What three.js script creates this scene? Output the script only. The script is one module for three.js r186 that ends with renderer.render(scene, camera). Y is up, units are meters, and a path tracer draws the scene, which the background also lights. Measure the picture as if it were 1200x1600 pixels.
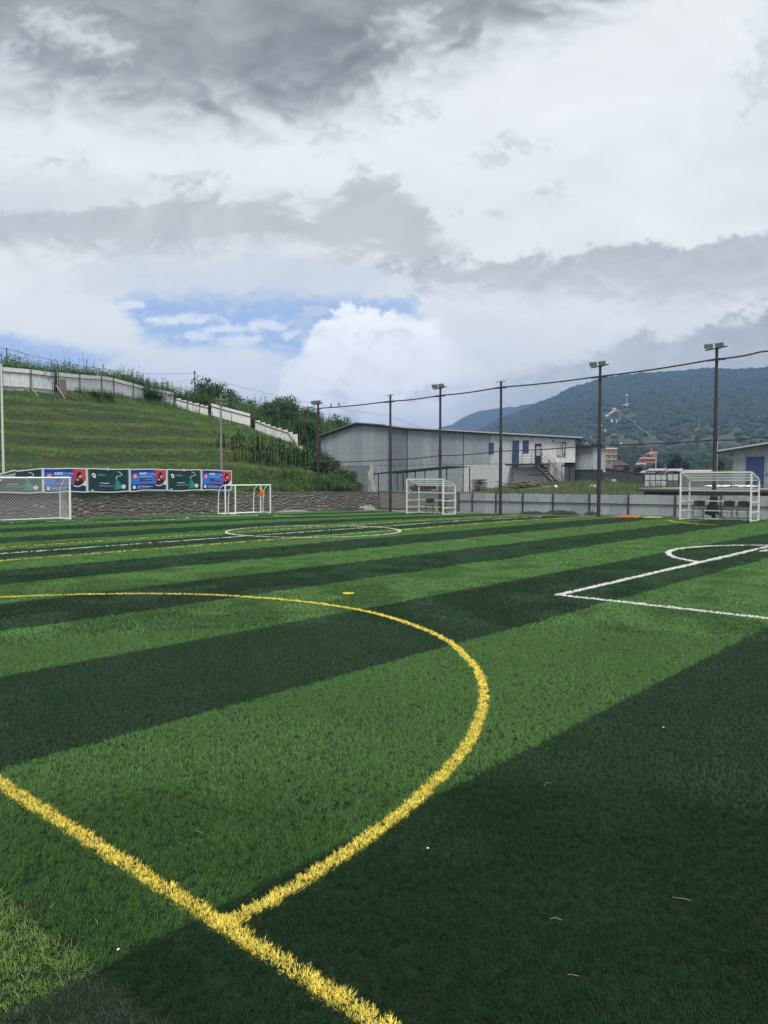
import * as THREE from 'three';
import { mergeGeometries, mergeVertices } from 'three/addons/utils/BufferGeometryUtils.js';
import { RoundedBoxGeometry } from 'three/addons/geometries/RoundedBoxGeometry.js';

// ------------------------------------------------------------------ camera, sky, sun, exposure
// The pitch sets the axes: u = +x runs along the turf stripes, v = -z runs across them. Units are metres.
const scene = new THREE.Scene();
const VIEW = THREE.MathUtils.degToRad(41.4);              // the view turns this far from +u towards +v
const EYE = 1.68, TILT = Math.atan(52 / 1190);
const camera = new THREE.PerspectiveCamera(2 * Math.atan(800 / 1190) * 180 / Math.PI, 0.75, 0.1, 14000);
camera.position.set(0, EYE, 0);
camera.lookAt(Math.cos(VIEW) * Math.cos(TILT), EYE - Math.sin(TILT), -Math.sin(VIEW) * Math.cos(TILT));
scene.add(camera);

const renderer = new THREE.WebGLRenderer({ antialias: true });
renderer.toneMapping = THREE.LinearToneMapping;
renderer.toneMappingExposure = 1.4;
renderer.shadowMap.enabled = true;
scene.fog = new THREE.FogExp2(0x88aeea, 0.00023);

const sun = new THREE.DirectionalLight(0xfff9f0, 3.0);
const SUN = new THREE.Vector3(-0.36, 0.87, 0.34).normalize();   // high, behind the viewer, veiled by cloud
sun.position.copy(SUN).multiplyScalar(200); sun.target.position.set(25, 0, -22);
sun.position.add(sun.target.position);
sun.castShadow = true; sun.shadow.radius = 42; sun.shadow.mapSize.set(2048, 2048);
Object.assign(sun.shadow.camera, { left: -80, right: 80, top: 80, bottom: -80, near: 1, far: 500 });
scene.add(sun, sun.target);

// seeded random numbers and noise
function rng(seed) { let a = seed >>> 0; return () => { a = (a + 0x6D2B79F5) | 0; let t = Math.imul(a ^ (a >>> 15), 1 | a); t = (t + Math.imul(t ^ (t >>> 7), 61 | t)) ^ t; return ((t ^ (t >>> 14)) >>> 0) / 4294967296; }; }
const PERM = new Uint8Array(512); { const r = rng(77), p = [...Array(256).keys()]; for (let i = 255; i > 0; i--) { const j = Math.floor(r() * (i + 1)); [p[i], p[j]] = [p[j], p[i]]; } for (let i = 0; i < 512; i++) PERM[i] = p[i & 255]; }
const GX = new Float32Array(256), GY = new Float32Array(256); { const r = rng(5); for (let i = 0; i < 256; i++) { const a = r() * Math.PI * 2; GX[i] = Math.cos(a); GY[i] = Math.sin(a); } }
function n2(x, y) {                                         // gradient noise, about -1..1
  const X = Math.floor(x), Y = Math.floor(y), fx = x - X, fy = y - Y, xi = X & 255, yi = Y & 255;
  const a = PERM[PERM[xi] + yi], b = PERM[PERM[xi + 1] + yi], c = PERM[PERM[xi] + yi + 1], d = PERM[PERM[xi + 1] + yi + 1];
  const u = fx * fx * fx * (fx * (fx * 6 - 15) + 10), v = fy * fy * fy * (fy * (fy * 6 - 15) + 10);
  const p = GX[a] * fx + GY[a] * fy, q = GX[b] * (fx - 1) + GY[b] * fy, r = GX[c] * fx + GY[c] * (fy - 1), s = GX[d] * (fx - 1) + GY[d] * (fy - 1);
  return 1.5 * ((p + (q - p) * u) + ((r + (s - r) * u) - (p + (q - p) * u)) * v);
}
function fbm(x, y, o = 4) { let s = 0, a = 0.5, t = 0; for (let i = 0; i < o; i++) { s += a * n2(x, y); t += a; a *= 0.5; x = x * 2.03 + 17.1; y = y * 2.03 + 9.7; } return s / t; }
const clamp = (x, a = 0, b = 1) => x < a ? a : x > b ? b : x;
const sst = (a, b, x) => { const t = clamp((x - a) / (b - a)); return t * t * (3 - 2 * t); };
const lerp = (a, b, t) => a + (b - a) * t;

// The sky: a bright broken overcast with a dark deck high up, grey bands, one blue gap and a cumulus. Directions are written as
// e = 100 * tan(azimuth from the view) and h = 100 * tan(elevation) / cos(azimuth).
function skyTexture() {
  const W = 4096, Hh = 2048, data = new Float32Array(W * Hh * 4);
  const poly = pts => (x, y) => {                           // signed distance, inside negative
    let d = 1e9, s = 1;
    for (let i = 0, j = pts.length - 1; i < pts.length; j = i++) {
      const [ax, ay] = pts[i], [bx, by] = pts[j], ex = bx - ax, ey = by - ay, wx = x - ax, wy = y - ay;
      const t = clamp((wx * ex + wy * ey) / (ex * ex + ey * ey)), qx = wx - ex * t, qy = wy - ey * t;
      d = Math.min(d, qx * qx + qy * qy);
      const c1 = y >= ay, c2 = y < by, c3 = ex * wy > ey * wx;
      if ((c1 && c2 && c3) || (!c1 && !c2 && !c3)) s = -s;
    }
    return s * Math.sqrt(d);
  };
  const deck = poly([[-90, 90], [-62, 50], [-44, 46.5], [-34, 45.2], [-25, 44.2], [-14, 44.6], [-8, 45.6], [-2, 47.4], [4, 49.8], [9, 52.6], [14, 54], [20, 56.4], [27, 59], [34, 62], [42, 66], [60, 90]]);
  const gapA = poly([[-45, 59.5], [-40, 58.8], [-36, 57], [-33, 54.6], [-35, 54.4], [-39, 55.6], [-44, 57.6]]);
  const gapB = poly([[0, 57.5], [3, 59.4], [6.5, 59.4], [5, 56.6], [1, 56.4]]);
  const gapC = poly([[-54, 55], [-48, 55.6], [-46, 52.5], [-49, 50.4], [-54, 50.8]]);
  const bandL = poly([[-60, 33.4], [-52, 34.2], [-44, 33.8], [-34, 35.6], [-24, 36.8], [-16, 35.4], [-10, 34.4], [-6, 36.2], [-2.5, 39.4], [1, 38.8], [4, 36.2], [6.4, 33.2], [6, 31.6], [9.6, 29], [6, 27.4], [0, 28.6], [-6, 29.6], [-14, 31], [-24, 29.8], [-36, 29.2], [-46, 30], [-60, 29.6]]);
  const veil = poly([[-60, 38], [-50, 37.4], [-40, 39.5], [-30, 37.6], [-14, 36.4], [2, 36], [6, 33], [-20, 33], [-60, 33]]);
  const bandR = poly([[0.6, 26.8], [8, 28], [16, 28.4], [24, 29], [32, 30.4], [40, 30], [46, 31.4], [56, 32], [70, 33], [70, 23], [50, 23.6], [40, 23.2], [34, 22.6], [26, 24], [20, 23], [12, 24.4], [6, 24.4]]);
  const lowR = poly([[6, 10.2], [14, 12.2], [22, 14.6], [28, 16.6], [33, 19], [38, 18.2], [43, 20.8], [50, 21.8], [60, 22.5], [80, 23], [80, -4], [-2, -4], [-1, 5], [2, 8]]);
  const cumA = poly([[-14.8, 9], [-13.4, 11.6], [-13.2, 14.2], [-11.8, 15.6], [-10.4, 16.6], [-10.2, 18], [-9, 19.6], [-8.2, 20.6], [-6.2, 20.9], [-6.4, 21.8], [-5.6, 22.8], [-4.4, 22.9], [-3.4, 21.9], [-2, 22.3], [-0.9, 22], [-0.3, 21.3], [1.2, 22], [3, 20.8], [4.6, 20.4], [7, 20.6], [9, 18], [13, 14], [16, 8], [14, 2], [-20, 2]]);
  const blue = poly([[-35, 23.2], [-30, 23.8], [-22, 23.9], [-12, 24], [-2, 23.4], [4, 23.2], [4.6, 21], [-4, 20.4], [-9, 19.2], [-11, 15.2], [-12, 13.8], [-14, 15.4], [-18, 17], [-26, 16.6], [-31, 18.2], [-33, 21]]);
  const wedge = poly([[-75, 20], [-52, 19.2], [-42, 17.4], [-34, 15.4], [-30, 14], [-26, 12.4], [-40, 12], [-56, 11.4], [-75, 11]]);
  const bits = [[-42.5, 40.8, 3.4, 1.1], [-5.8, 44.2, 3, 1.7], [1.2, 46.6, 1.3, 1.4], [5, 47.6, 1.9, 1.9], [17, 43.2, 3.4, 1.2], [13.8, 41.4, 2.6, 1.1], [10, 34, 2, .8], [14.5, 34, 2.2, .6], [21, 37, 2.5, 1.4], [51, 52, 5, 6], [5.5, 11, 3.5, 1], [-5.2, 9, 2.2, 2.6], [-25, 38.8, 5, .9], [-12, 36.6, 2.2, .6], [-57, 39, 8, 3]];
  const puffs = [[-26, 20.6, 3.6, .6], [-21, 19.4, 3.4, .45], [-15.2, 20, 2.6, .7], [-12.4, 18.6, 1.3, .62], [-24.5, 18.6, 2.2, .6], [-33, 22.6, 1.5, .5], [-19, 18, 2.6, .8]];
  const mask = (d, n, amp, soft) => sst(soft, -soft, d + n * amp);
  const px = new Float32Array(3);
  function shade(az, el, fine) {
    // noise laid out over a cloud layer, so that it flattens towards the horizon
    const ce = Math.cos(el), dx = Math.sin(az) * ce, dz = Math.cos(az) * ce, dy = Math.sin(el), k = 1 / (dy + 0.22);
    const X = dx * k * 3.1, Y = dz * k * 3.1, o = fine ? 7 : 4;
    const wx = fbm(X * 0.9 + 3, Y * 0.9, 3), wy = fbm(X * 0.9 - 8, Y * 0.9 + 5, 3);
    const A = fbm(X * 2.2 + wx * 1.1, Y * 2.2 + wy * 1.1, o), B = fbm(X * 0.8 + wx * 0.5 + 40, Y * 0.8 + 12, 4);
    // open parts: white cloud that is thicker here and thinner there
    let L = 0.675 + 0.05 * B + 0.04 * A, r = L * 0.965, g = L * 1.0, b = L * 0.995;
    const over = (m, R, G, Bl) => { r += (R - r) * m; g += (G - g) * m; b += (Bl - b) * m; };
    const view = Math.abs(az) < 1.05 && el < 0.9 && el > -0.1;
    // broken grey cloud all round, as in view
    const round = sst(0.7, 1.05, Math.abs(az)) + (1 - sst(0.7, 1.05, Math.abs(az))) * sst(0.62, 0.8, el);
    const t0 = 0.42 + 0.10 * A;
    over(round * 0.8 * sst(-0.08, 0.42, B * 0.8 + A * 0.3), t0 * 0.95, t0, t0 * 1.03);
    if (view) {
      const ca = Math.cos(az), e = 100 * Math.tan(az), h = 100 * Math.tan(el) / ca, near = 1 - sst(70, 110, Math.abs(e));
      // finer noise in directions, finest near the horizon where clouds are far away; each scale is drawn out by the one above it
      const w1 = fbm(e * 0.05 + 2, h * 0.08 + 8, 4), w2 = fbm(e * 0.05 - 9, h * 0.08 - 3, 4);
      const s1 = fbm(e * 0.11 + 11 + w1 * 1.6, h * 0.19 + 3 + w2 * 1.6, o), s2 = fbm(e * 0.27 + 51 + s1 * 1.3 + w1 * 2, h * 0.46 - 7 + s1 * 1.3, o), s3 = fbm(e * 0.75 - 31 + s2, h * 1.15 + 15 + s2 * 0.8, fine ? 6 : 3), rag = 1 - 2.2 * Math.abs(fbm(e * 0.34 + 5 + s1, h * 0.62 + 2, 5));
      // faint greyer films in the white
      over(0.34 * near * sst(-0.05, 0.5, w1 + 0.6 * s1), 0.55, 0.585, 0.605);
      over(0.30 * near * sst(44, 56, e) * sst(34, 46, h), 0.53, 0.56, 0.59);
      // thin blue air in the gap and the wedge over the left hill
      const mb = Math.max(mask(blue(e, h), s2 * 1.9 + s3 * 0.9, 1, 1.3) * (0.62 + 0.38 * sst(-0.25, 0.3, s2 + 0.4 * rag)), mask(wedge(e, h), s1 * 1.0 + s2 * 1.0, 1, 1.0) * 0.95) * near;
      const up = sst(12, 24, h);
      over(mb * 0.9, lerp(0.30, 0.25, up), lerp(0.43, 0.375, up), lerp(0.68, 0.63, up));
      over(0.5 * near * mask(Math.hypot((e + 16) / 22, (h - 26) / 3.2) - 1, s2 * 0.5, 1, 0.5), 0.43, 0.485, 0.56);   // bluish thin cloud above the gap
      for (const [x, y, a, c] of puffs) { const q = Math.hypot((e - x) / a, (h - y) / c) - 1; over(mask(q, s3 * 1.1 + s2 * 0.6, 1, 0.6) * 0.8, 0.68, 0.71, 0.75); }
      // white cloud low on the left under the gap
      over(mask(h - 16.4 - Math.exp(-((e + 20) ** 2) / 40) * 0.5 + sst(-32, -46, e) * 6, s2 * 1.4 + s3 * 0.8, 1, 1.1) * (1 - sst(-14, -10, e)) * sst(-50, -34, e) * 0.9, 0.61 + 0.05 * s2, 0.64 + 0.05 * s2, 0.68 + 0.05 * s2);
      // veil and bands
      over(mask(veil(e, h), s1 * 4 + s2 * 2.4, 1, 2.8) * 0.45 * near, 0.45, 0.485, 0.51);
      let t = 0.405 + 0.10 * s1 + 0.07 * s2;
      over(mask(bandL(e, h), s1 * 1.4 + s2 * 2.6 + s3 * 1.2, 1, lerp(2.0, 1.0, sst(30, 34, h))) * (0.74 + 0.35 * s2) * near, t * 0.945, t, t * 1.0);
      t = 0.445 + 0.08 * s1 + 0.06 * s2 + 0.03 * s3;
      over(mask(bandR(e, h), s1 * 1.0 + s2 * 2.2 + s3 * 1.4, 1, lerp(2.2, 0.7, sst(23, 28, h))) * lerp(0.55, 0.95, sst(22, 28, h)) * near, t * 0.945, t, t * 1.005);
      t = 0.45 + 0.08 * s1 + 0.07 * s2 + 0.03 * s3 - 0.07 * sst(30, 50, e) * sst(13, 20, h) + 0.05 * sst(10, 2, h);
      over(mask(lowR(e, h), s1 * 0.8 + s2 * 1.9 + s3 * 1.4, 1, lerp(2.0, 0.8, sst(10, 40, e))) * (0.55 + 0.4 * sst(0, 30, e)) * near, t * 0.94, t, t * 1.01);
      // the cumulus: crisp bright heads, softer grey folds lower down
      const head = mask(cumA(e, h), s3 * 1.1 + s2 * 0.8, 1, lerp(0.36, 1.7, sst(1, 11, e) + 0.5 * sst(13, 7, h)));
      const lump = 1 - Math.abs(fbm(e * 0.42 + 3, h * 0.5, 4)) * 2.4, fold = 0.05 * s2 + 0.05 * lump + 0.06 * sst(16, 22, h) - 0.10 * Math.exp(-((h - 19.0 - s2) ** 2) / 0.6) * sst(-0.1, 0.3, s1 + s3) - 0.07 * sst(-0.1, 0.5, fbm(e * 0.2, h * 0.26 + 4, 4));
      const c = 0.745 + fold;
      over(head * 0.94 * (1 - 0.75 * sst(5, 12, e)), c * 0.975, c, c * 1.025);
      // torn grey scraps
      for (const [x, y, a, cc] of bits) { const q = Math.hypot((e - x) / a, (h - y) / cc) - 0.6; over(mask(q, s3 * 1.5 + s2 * 1.6, 1, 0.7) * 0.5, 0.41, 0.445, 0.465); }
      // the dark deck overhead: densest in the middle, thinning into torn skirts below
      const dd = deck(e, h) + s1 * 4.4 + s2 * 2.0 + s3 * 0.45, core = sst(1.5, -8, dd);
      const low = lerp(0.47, 0.275, core) + 0.11 * s1 + 0.05 * s2 + 0.012 * s3 - 0.05 * Math.exp(-((e + 6) ** 2) / 260 - ((h - 57) ** 2) / 50);
      over(sst(3.6, -5.0, dd) * near, low * 0.94, low, low * 1.03);
      for (const gp of [gapA, gapB, gapC]) over(mask(gp(e, h), s3 * 2.0 + s2 * 3.4 + s1 * 2, 1, 2.6) * 0.75 * near, 0.58, 0.61, 0.645);
    }
    px[0] = r; px[1] = g; px[2] = b; return px;
  }
  // texture row 0 is straight down; azimuth 0 is the view's heading
  const heading = Math.atan2(-Math.sin(VIEW), Math.cos(VIEW));
  const put = (i, j, c) => { const k = (j * W + i) * 4; data[k] = c[0]; data[k + 1] = c[1]; data[k + 2] = c[2]; data[k + 3] = 1; };
  const az = i => { let a = ((i + 0.5) / W - 0.5) * 2 * Math.PI - heading; return Math.atan2(Math.sin(a), Math.cos(a)); };
  const inView = (a, el) => Math.abs(a) < 0.72 && el < 0.72 && el > -0.01;
  for (let j = 0; j < Hh; j += 4) {
    for (let i = 0; i < W; i += 4) {
      const el = ((j + 2) / Hh - 0.5) * Math.PI;
      const c = j < Hh / 2 - 8 ? [0.10, 0.12, 0.09] : shade(az(i + 1.5), Math.max(el, 0.002), false);
      for (let y = 0; y < 4; y++) for (let x = 0; x < 4; x++) {
        const ee = ((j + y + 0.5) / Hh - 0.5) * Math.PI, aa = az(i + x);
        put(i + x, j + y, inView(aa, ee) ? shade(aa, Math.max(ee, 0.002), true) : c);
        if (inView(aa, ee)) continue;
      }
    }
  }
  const t = new THREE.DataTexture(data, W, Hh, THREE.RGBAFormat, THREE.FloatType);
  t.mapping = THREE.EquirectangularReflectionMapping; t.magFilter = THREE.LinearFilter; t.needsUpdate = true;
  return t;
}
const skyMap = skyTexture();
scene.background = skyMap; scene.environment = skyMap;

// ------------------------------------------------------------------ helpers
const rand = rng(2024);
const rr = (a, b, r = rand) => a + (b - a) * r();
const P = (u, h, v) => new THREE.Vector3(u, h, -v);
const drop = (u, v) => -0.0115 * Math.max(0, u + v - 42);          // the far corner of the pitch lies a little lower
const RIGHT = -Math.PI / 2;                                         // turn of a thing on the far side: its local x runs along -v, its front faces -u
const used = {};
function numbered(name) { const n = used[name] = (used[name] ?? -1) + 1; return n ? `${name}_${String(n).padStart(3, '0')}` : name; }
function tag(o, label, category, group, kind) { if (label) o.userData.label = label; if (category) o.userData.category = category; if (group) o.userData.group = group; if (kind) o.userData.kind = kind; return o; }
function thing(name, label, category, [u, h, v] = [0, 0, 0], turn = 0, group) {
  const o = new THREE.Group(); o.name = numbered(name); o.position.set(u, h, -v); o.rotation.y = turn; scene.add(o); return tag(o, label, category, group);
}
function mesh(name, g, m, parent) {
  const o = new THREE.Mesh(Array.isArray(g) ? join(g) : g, m);
  o.name = parent ? name : numbered(name); (parent || scene).add(o); return o;
}
function single(name, label, category, g, m, at, turn = 0, group) { const o = mesh(name, g, m); if (at) o.position.set(at[0], at[1], -at[2]); o.rotation.y = turn; return tag(o, label, category, group); }
function structure(name, g, m, label) { const o = mesh(name, g, m); o.userData.kind = 'structure'; if (label) o.userData.label = label; return o; }
function join(list) {
  const flat = list.flat(3), any = flat.some(g => !g.index), colour = flat.some(g => g.attributes.color);
  return mergeGeometries(flat.map(g => {
    let q = any && g.index ? g.toNonIndexed() : g;
    if (!q.attributes.uv) q.setAttribute('uv', new THREE.BufferAttribute(new Float32Array(q.attributes.position.count * 2), 2));
    if (colour && !q.attributes.color) q.setAttribute('color', new THREE.BufferAttribute(new Float32Array(q.attributes.position.count * 3).fill(1), 3));
    return q;
  }));
}
const box = (w, h, d, x = 0, y = 0, z = 0, rx = 0, ry = 0, rz = 0) => { const g = new THREE.BoxGeometry(w, h, d); if (rx) g.rotateX(rx); if (ry) g.rotateY(ry); if (rz) g.rotateZ(rz); return g.translate(x, y, z); };
const UPV = new THREE.Vector3(0, 1, 0);
function bar(a, b, r, seg = 8, r2 = r) {                             // round bar between two points
  const p = new THREE.Vector3(...a), q = new THREE.Vector3(...b), d = q.clone().sub(p), g = new THREE.CylinderGeometry(r2, r, d.length(), seg, 1);
  g.applyQuaternion(new THREE.Quaternion().setFromUnitVectors(UPV, d.clone().normalize())); return g.translate((p.x + q.x) / 2, (p.y + q.y) / 2, (p.z + q.z) / 2);
}
function beam(a, b, w, t = w) {                                      // square bar between two points, w across and t up
  const p = new THREE.Vector3(...a), q = new THREE.Vector3(...b), m = new THREE.Matrix4(), g = new THREE.BoxGeometry(w, t, p.distanceTo(q));
  m.lookAt(p, q, Math.abs(q.y - p.y) > 0.99 * p.distanceTo(q) ? new THREE.Vector3(1, 0, 0) : UPV); g.applyMatrix4(m); return g.translate((p.x + q.x) / 2, (p.y + q.y) / 2, (p.z + q.z) / 2);
}
function tube(pts, r, seg = 24, rad = 6, closed = false) { return new THREE.TubeGeometry(new THREE.CatmullRomCurve3(pts.map(p => new THREE.Vector3(...p)), closed), seg, r, rad, closed); }
function grid(nu, nv, f, uvf) {                                      // a sheet of (nu + 1) x (nv + 1) points
  const pos = [], uv = [], idx = [];
  for (let j = 0; j <= nv; j++) for (let i = 0; i <= nu; i++) { const p = f(i / nu, j / nv, i, j); pos.push(...p); const q = uvf ? uvf(i / nu, j / nv, p) : [i / nu, j / nv]; uv.push(...q); }
  for (let j = 0; j < nv; j++) for (let i = 0; i < nu; i++) { const a = j * (nu + 1) + i, b = a + 1, c = a + nu + 1, d = c + 1; idx.push(a, b, d, a, d, c); }
  const g = new THREE.BufferGeometry(); g.setAttribute('position', new THREE.Float32BufferAttribute(pos, 3)); g.setAttribute('uv', new THREE.Float32BufferAttribute(uv, 2)); g.setIndex(idx); g.computeVertexNormals(); return g;
}
function tinted(g, f) { const p = g.attributes.position, c = new Float32Array(p.count * 3); for (let i = 0; i < p.count; i++) { const k = typeof f === 'function' ? f(p.getX(i), p.getY(i), p.getZ(i), i) : f; c[i * 3] = k[0]; c[i * 3 + 1] = k[1]; c[i * 3 + 2] = k[2]; } g.setAttribute('color', new THREE.BufferAttribute(c, 3)); return g; }
function scatter(name, g, m, list, label, category, parent) {        // list of [position, quaternion, scale, colour]
  const o = new THREE.InstancedMesh(g, m, list.length), M = new THREE.Matrix4(), S = new THREE.Vector3(), C = new THREE.Color();
  list.forEach(([p, q, s, c], i) => { M.compose(p, q, Array.isArray(s) ? S.set(...s) : S.set(s, s, s)); o.setMatrixAt(i, M); if (c) o.setColorAt(i, C.setRGB(...c)); });
  o.name = parent ? name : numbered(name); o.userData.kind = 'stuff'; if (label) o.userData.label = label; if (category && !parent) o.userData.category = category; (parent || scene).add(o); return o;
}
const yaw = a => new THREE.Quaternion().setFromAxisAngle(UPV, a);
const LIN = (r, g, b) => new THREE.Color().setRGB(r, g, b);
const mat = (c, roughness = 0.8, o = {}) => new THREE.MeshStandardMaterial({ color: Array.isArray(c) ? LIN(...c) : c, roughness, ...o });

// textures: greyscale noise multiplied into the colour, wrapping
function noiseMap(size, f, repeat = 1, srgb = true) {
  const d = new Uint8Array(size * size * 4);
  for (let j = 0; j < size; j++) for (let i = 0; i < size; i++) { const c = f(i / size, j / size, i, j), k = (j * size + i) * 4; for (let q = 0; q < 3; q++) d[k + q] = clamp((c.length ? c[q] : c)) * 255; d[k + 3] = 255; }
  const t = new THREE.DataTexture(d, size, size); t.wrapS = t.wrapT = THREE.RepeatWrapping; t.magFilter = THREE.LinearFilter; t.minFilter = THREE.LinearMipmapLinearFilter; t.generateMipmaps = true; t.repeat.set(repeat, repeat); if (srgb) t.colorSpace = THREE.SRGBColorSpace; t.needsUpdate = true; return t;
}
function tileable(x, y, f, o) {                                      // noise that wraps over the unit square
  const wx = x, wy = y; return fbm(x * f, y * f, o) * (1 - wx) * (1 - wy) + fbm((x - 1) * f, y * f, o) * wx * (1 - wy) + fbm(x * f, (y - 1) * f, o) * (1 - wx) * wy + fbm((x - 1) * f, (y - 1) * f, o) * wx * wy;
}

// ------------------------------------------------------------------ the pitch
const LIGHT = [0.066, 0.150, 0.040], DARK = [0.017, 0.048, 0.020], YELLOW = [0.74, 0.62, 0.10], WHITE = [0.72, 0.74, 0.72];
const OUTER_LIGHT = [0.165, 0.28, 0.068], OUTER_DARK = [0.046, 0.080, 0.055];
const EDGES = [2.38, 4.47, 6.58, 8.56, 10.45, 12.35, 14.3];           // seams between the rolls of turf, about two metres apart
const edge = k => k < 0 ? 2.38 + 2.05 * k : k > 6 ? 14.3 + 2 * (k - 6) : EDGES[k];
const stripeOf = v => { let k = Math.floor((v - 2.38) / 2.04); while (edge(k + 1) <= v) k++; while (edge(k) > v) k--; return k; };
const dark = v => (stripeOf(v) & 1) === 1;
const PU0 = -14, PU1 = 33.05, PV0 = -16, PV1 = 32.7, SEAM = 1.24;
// painted-in lines of the pitch as [colour, centre line, width]; each centre line is a list of (u, v)
const arc = (cu, cv, r, a0, a1, n = 48) => Array.from({ length: n + 1 }, (_, i) => { const a = lerp(a0, a1, i / n); return [cu + Math.cos(a) * r, cv + Math.sin(a) * r]; });
const LW = 0.078;
const lines = [
  ['yellow', [[1.68, PV0 + 0.5], [1.68, 16.05]], LW],
  ['yellow', new THREE.CatmullRomCurve3([[1.68, 2.27], [2.06, 2.28], [2.66, 2.36], [3.26, 2.5], [3.82, 2.69], [4.25, 2.9], [4.61, 3.1], [5.0, 3.36], [5.39, 3.67], [5.85, 4.15], [6.24, 4.63], [6.62, 5.34], [6.89, 6.09], [7.0, 6.8], [6.90, 7.86], [6.38, 9.2], [5.45, 10.3], [4.4, 11.06], [3.0, 11.7], [1.68, 11.95]].map(p => new THREE.Vector3(p[0], p[1], 0))).getSpacedPoints(80).map(p => [p.x, p.y]), LW],
  ['white', [[9.72, 5.28], [27.0, 5.24]], 0.10], ['white', [[9.77, 5.33], [9.77, -6]], 0.10], ['white', [[27, 5.40], [27, -6]], 0.10],
  ['white', arc(18.07, 3.6, 3.08, 0.577, Math.PI - 0.577), 0.10],
  ['white', [[2.0, 17.5], [31.0, 17.7]], 0.05], ['white', arc(16.75, 17.75, 2.75, 0, Math.PI * 2, 72), 0.06],
  ['white', [[9.72, 29.6], [27, 29.6]], 0.03], ['white', arc(16.9, 30.8, 3.3, Math.PI + 0.40, Math.PI * 2 - 0.40), 0.04],
  ['yellow', [[1.68, 16.05], [31.0, 15.95]], 0.026], ['yellow', [[1.68, 19.1], [31.0, 19.1]], 0.024], ['yellow', [[1.68, 19.1], [1.68, 32]], 0.08],
  ['yellow', arc(31.6, 8.6, 3.2, Math.PI * 0.62, Math.PI * 0.95, 20), 0.05], ['yellow', arc(31.0, 27.6, 7.0, Math.PI - 0.1, Math.PI + 0.1, 12), 0.06],
  ['white', [[18.75, 5.02], [19.35, 5.02]], 0.10],
];
const spots = [['yellow', 7.9, 7.66, 0.085], ['yellow', 18.1, 7.6, 0.07]];
// distance to the nearest line, by colour
const segs = []; for (const [c, pts, w] of lines) for (let i = 1; i < pts.length; i++) segs.push([c, ...pts[i - 1], ...pts[i], w / 2]);
const CELL = 0.5, cells = new Map();
for (const s of segs) { const n = Math.ceil(Math.hypot(s[3] - s[1], s[4] - s[2]) / 0.2); const seen = new Set(); for (let k = 0; k <= n; k++) { const u = lerp(s[1], s[3], k / n), v = lerp(s[2], s[4], k / n); for (const du of [-0.2, 0, 0.2]) for (const dv of [-0.2, 0, 0.2]) seen.add(Math.floor((u + du) / CELL) + ',' + Math.floor((v + dv) / CELL)); } for (const c of seen) { if (!cells.has(c)) cells.set(c, []); cells.get(c).push(s); } }
function lineAt(u, v) {                                              // [colour, how far inside the line] or null
  for (const [c, x, y, r] of spots) { const d = r - Math.hypot(u - x, v - y); if (d > -0.08) return [c, d]; }
  const list = cells.get(Math.floor(u / CELL) + ',' + Math.floor(v / CELL)); if (!list) return null;
  let best = null;
  for (const [c, a, b, x, y, r] of list) { const ex = x - a, ey = y - b, t = clamp(((u - a) * ex + (v - b) * ey) / (ex * ex + ey * ey)), d = r - Math.hypot(u - a - ex * t, v - b - ey * t); if (d > -0.08 && (!best || d > best[1])) best = [c, d]; }
  return best;
}
const turfGrain = noiseMap(512, (x, y) => 0.80 + 0.20 * tileable(x, y, 90, 2) + 0.16 * tileable(x, y, 22, 3) + 0.05 * tileable(x, y, 5, 2));
const turfBump = noiseMap(512, (x, y) => 0.5 + 0.5 * tileable(x, y, 110, 2), 1, false);
const turfMat = c => new THREE.MeshPhysicalMaterial({ specularIntensity: 0.15, color: LIN(...c.map(x => x * 1.32)), roughness: 0.95, map: turfGrain, bumpMap: turfBump, bumpScale: 0.02 });
const mLight = turfMat(LIGHT), mDark = turfMat(DARK), mOuterL = turfMat(OUTER_LIGHT), mOuterD = turfMat(OUTER_DARK);
function strip(u0, u1, v0, v1, y = 0) { const n = Math.max(2, Math.ceil((u1 - u0) / 1.5)); return grid(n, 1, (a, b) => { const u = lerp(u0, u1, a), v = lerp(v0, v1, b); return [u, drop(u, v) + y, -v]; }, (a, b, p) => [p[0] / 1.7, p[2] / 1.7]); }
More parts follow.
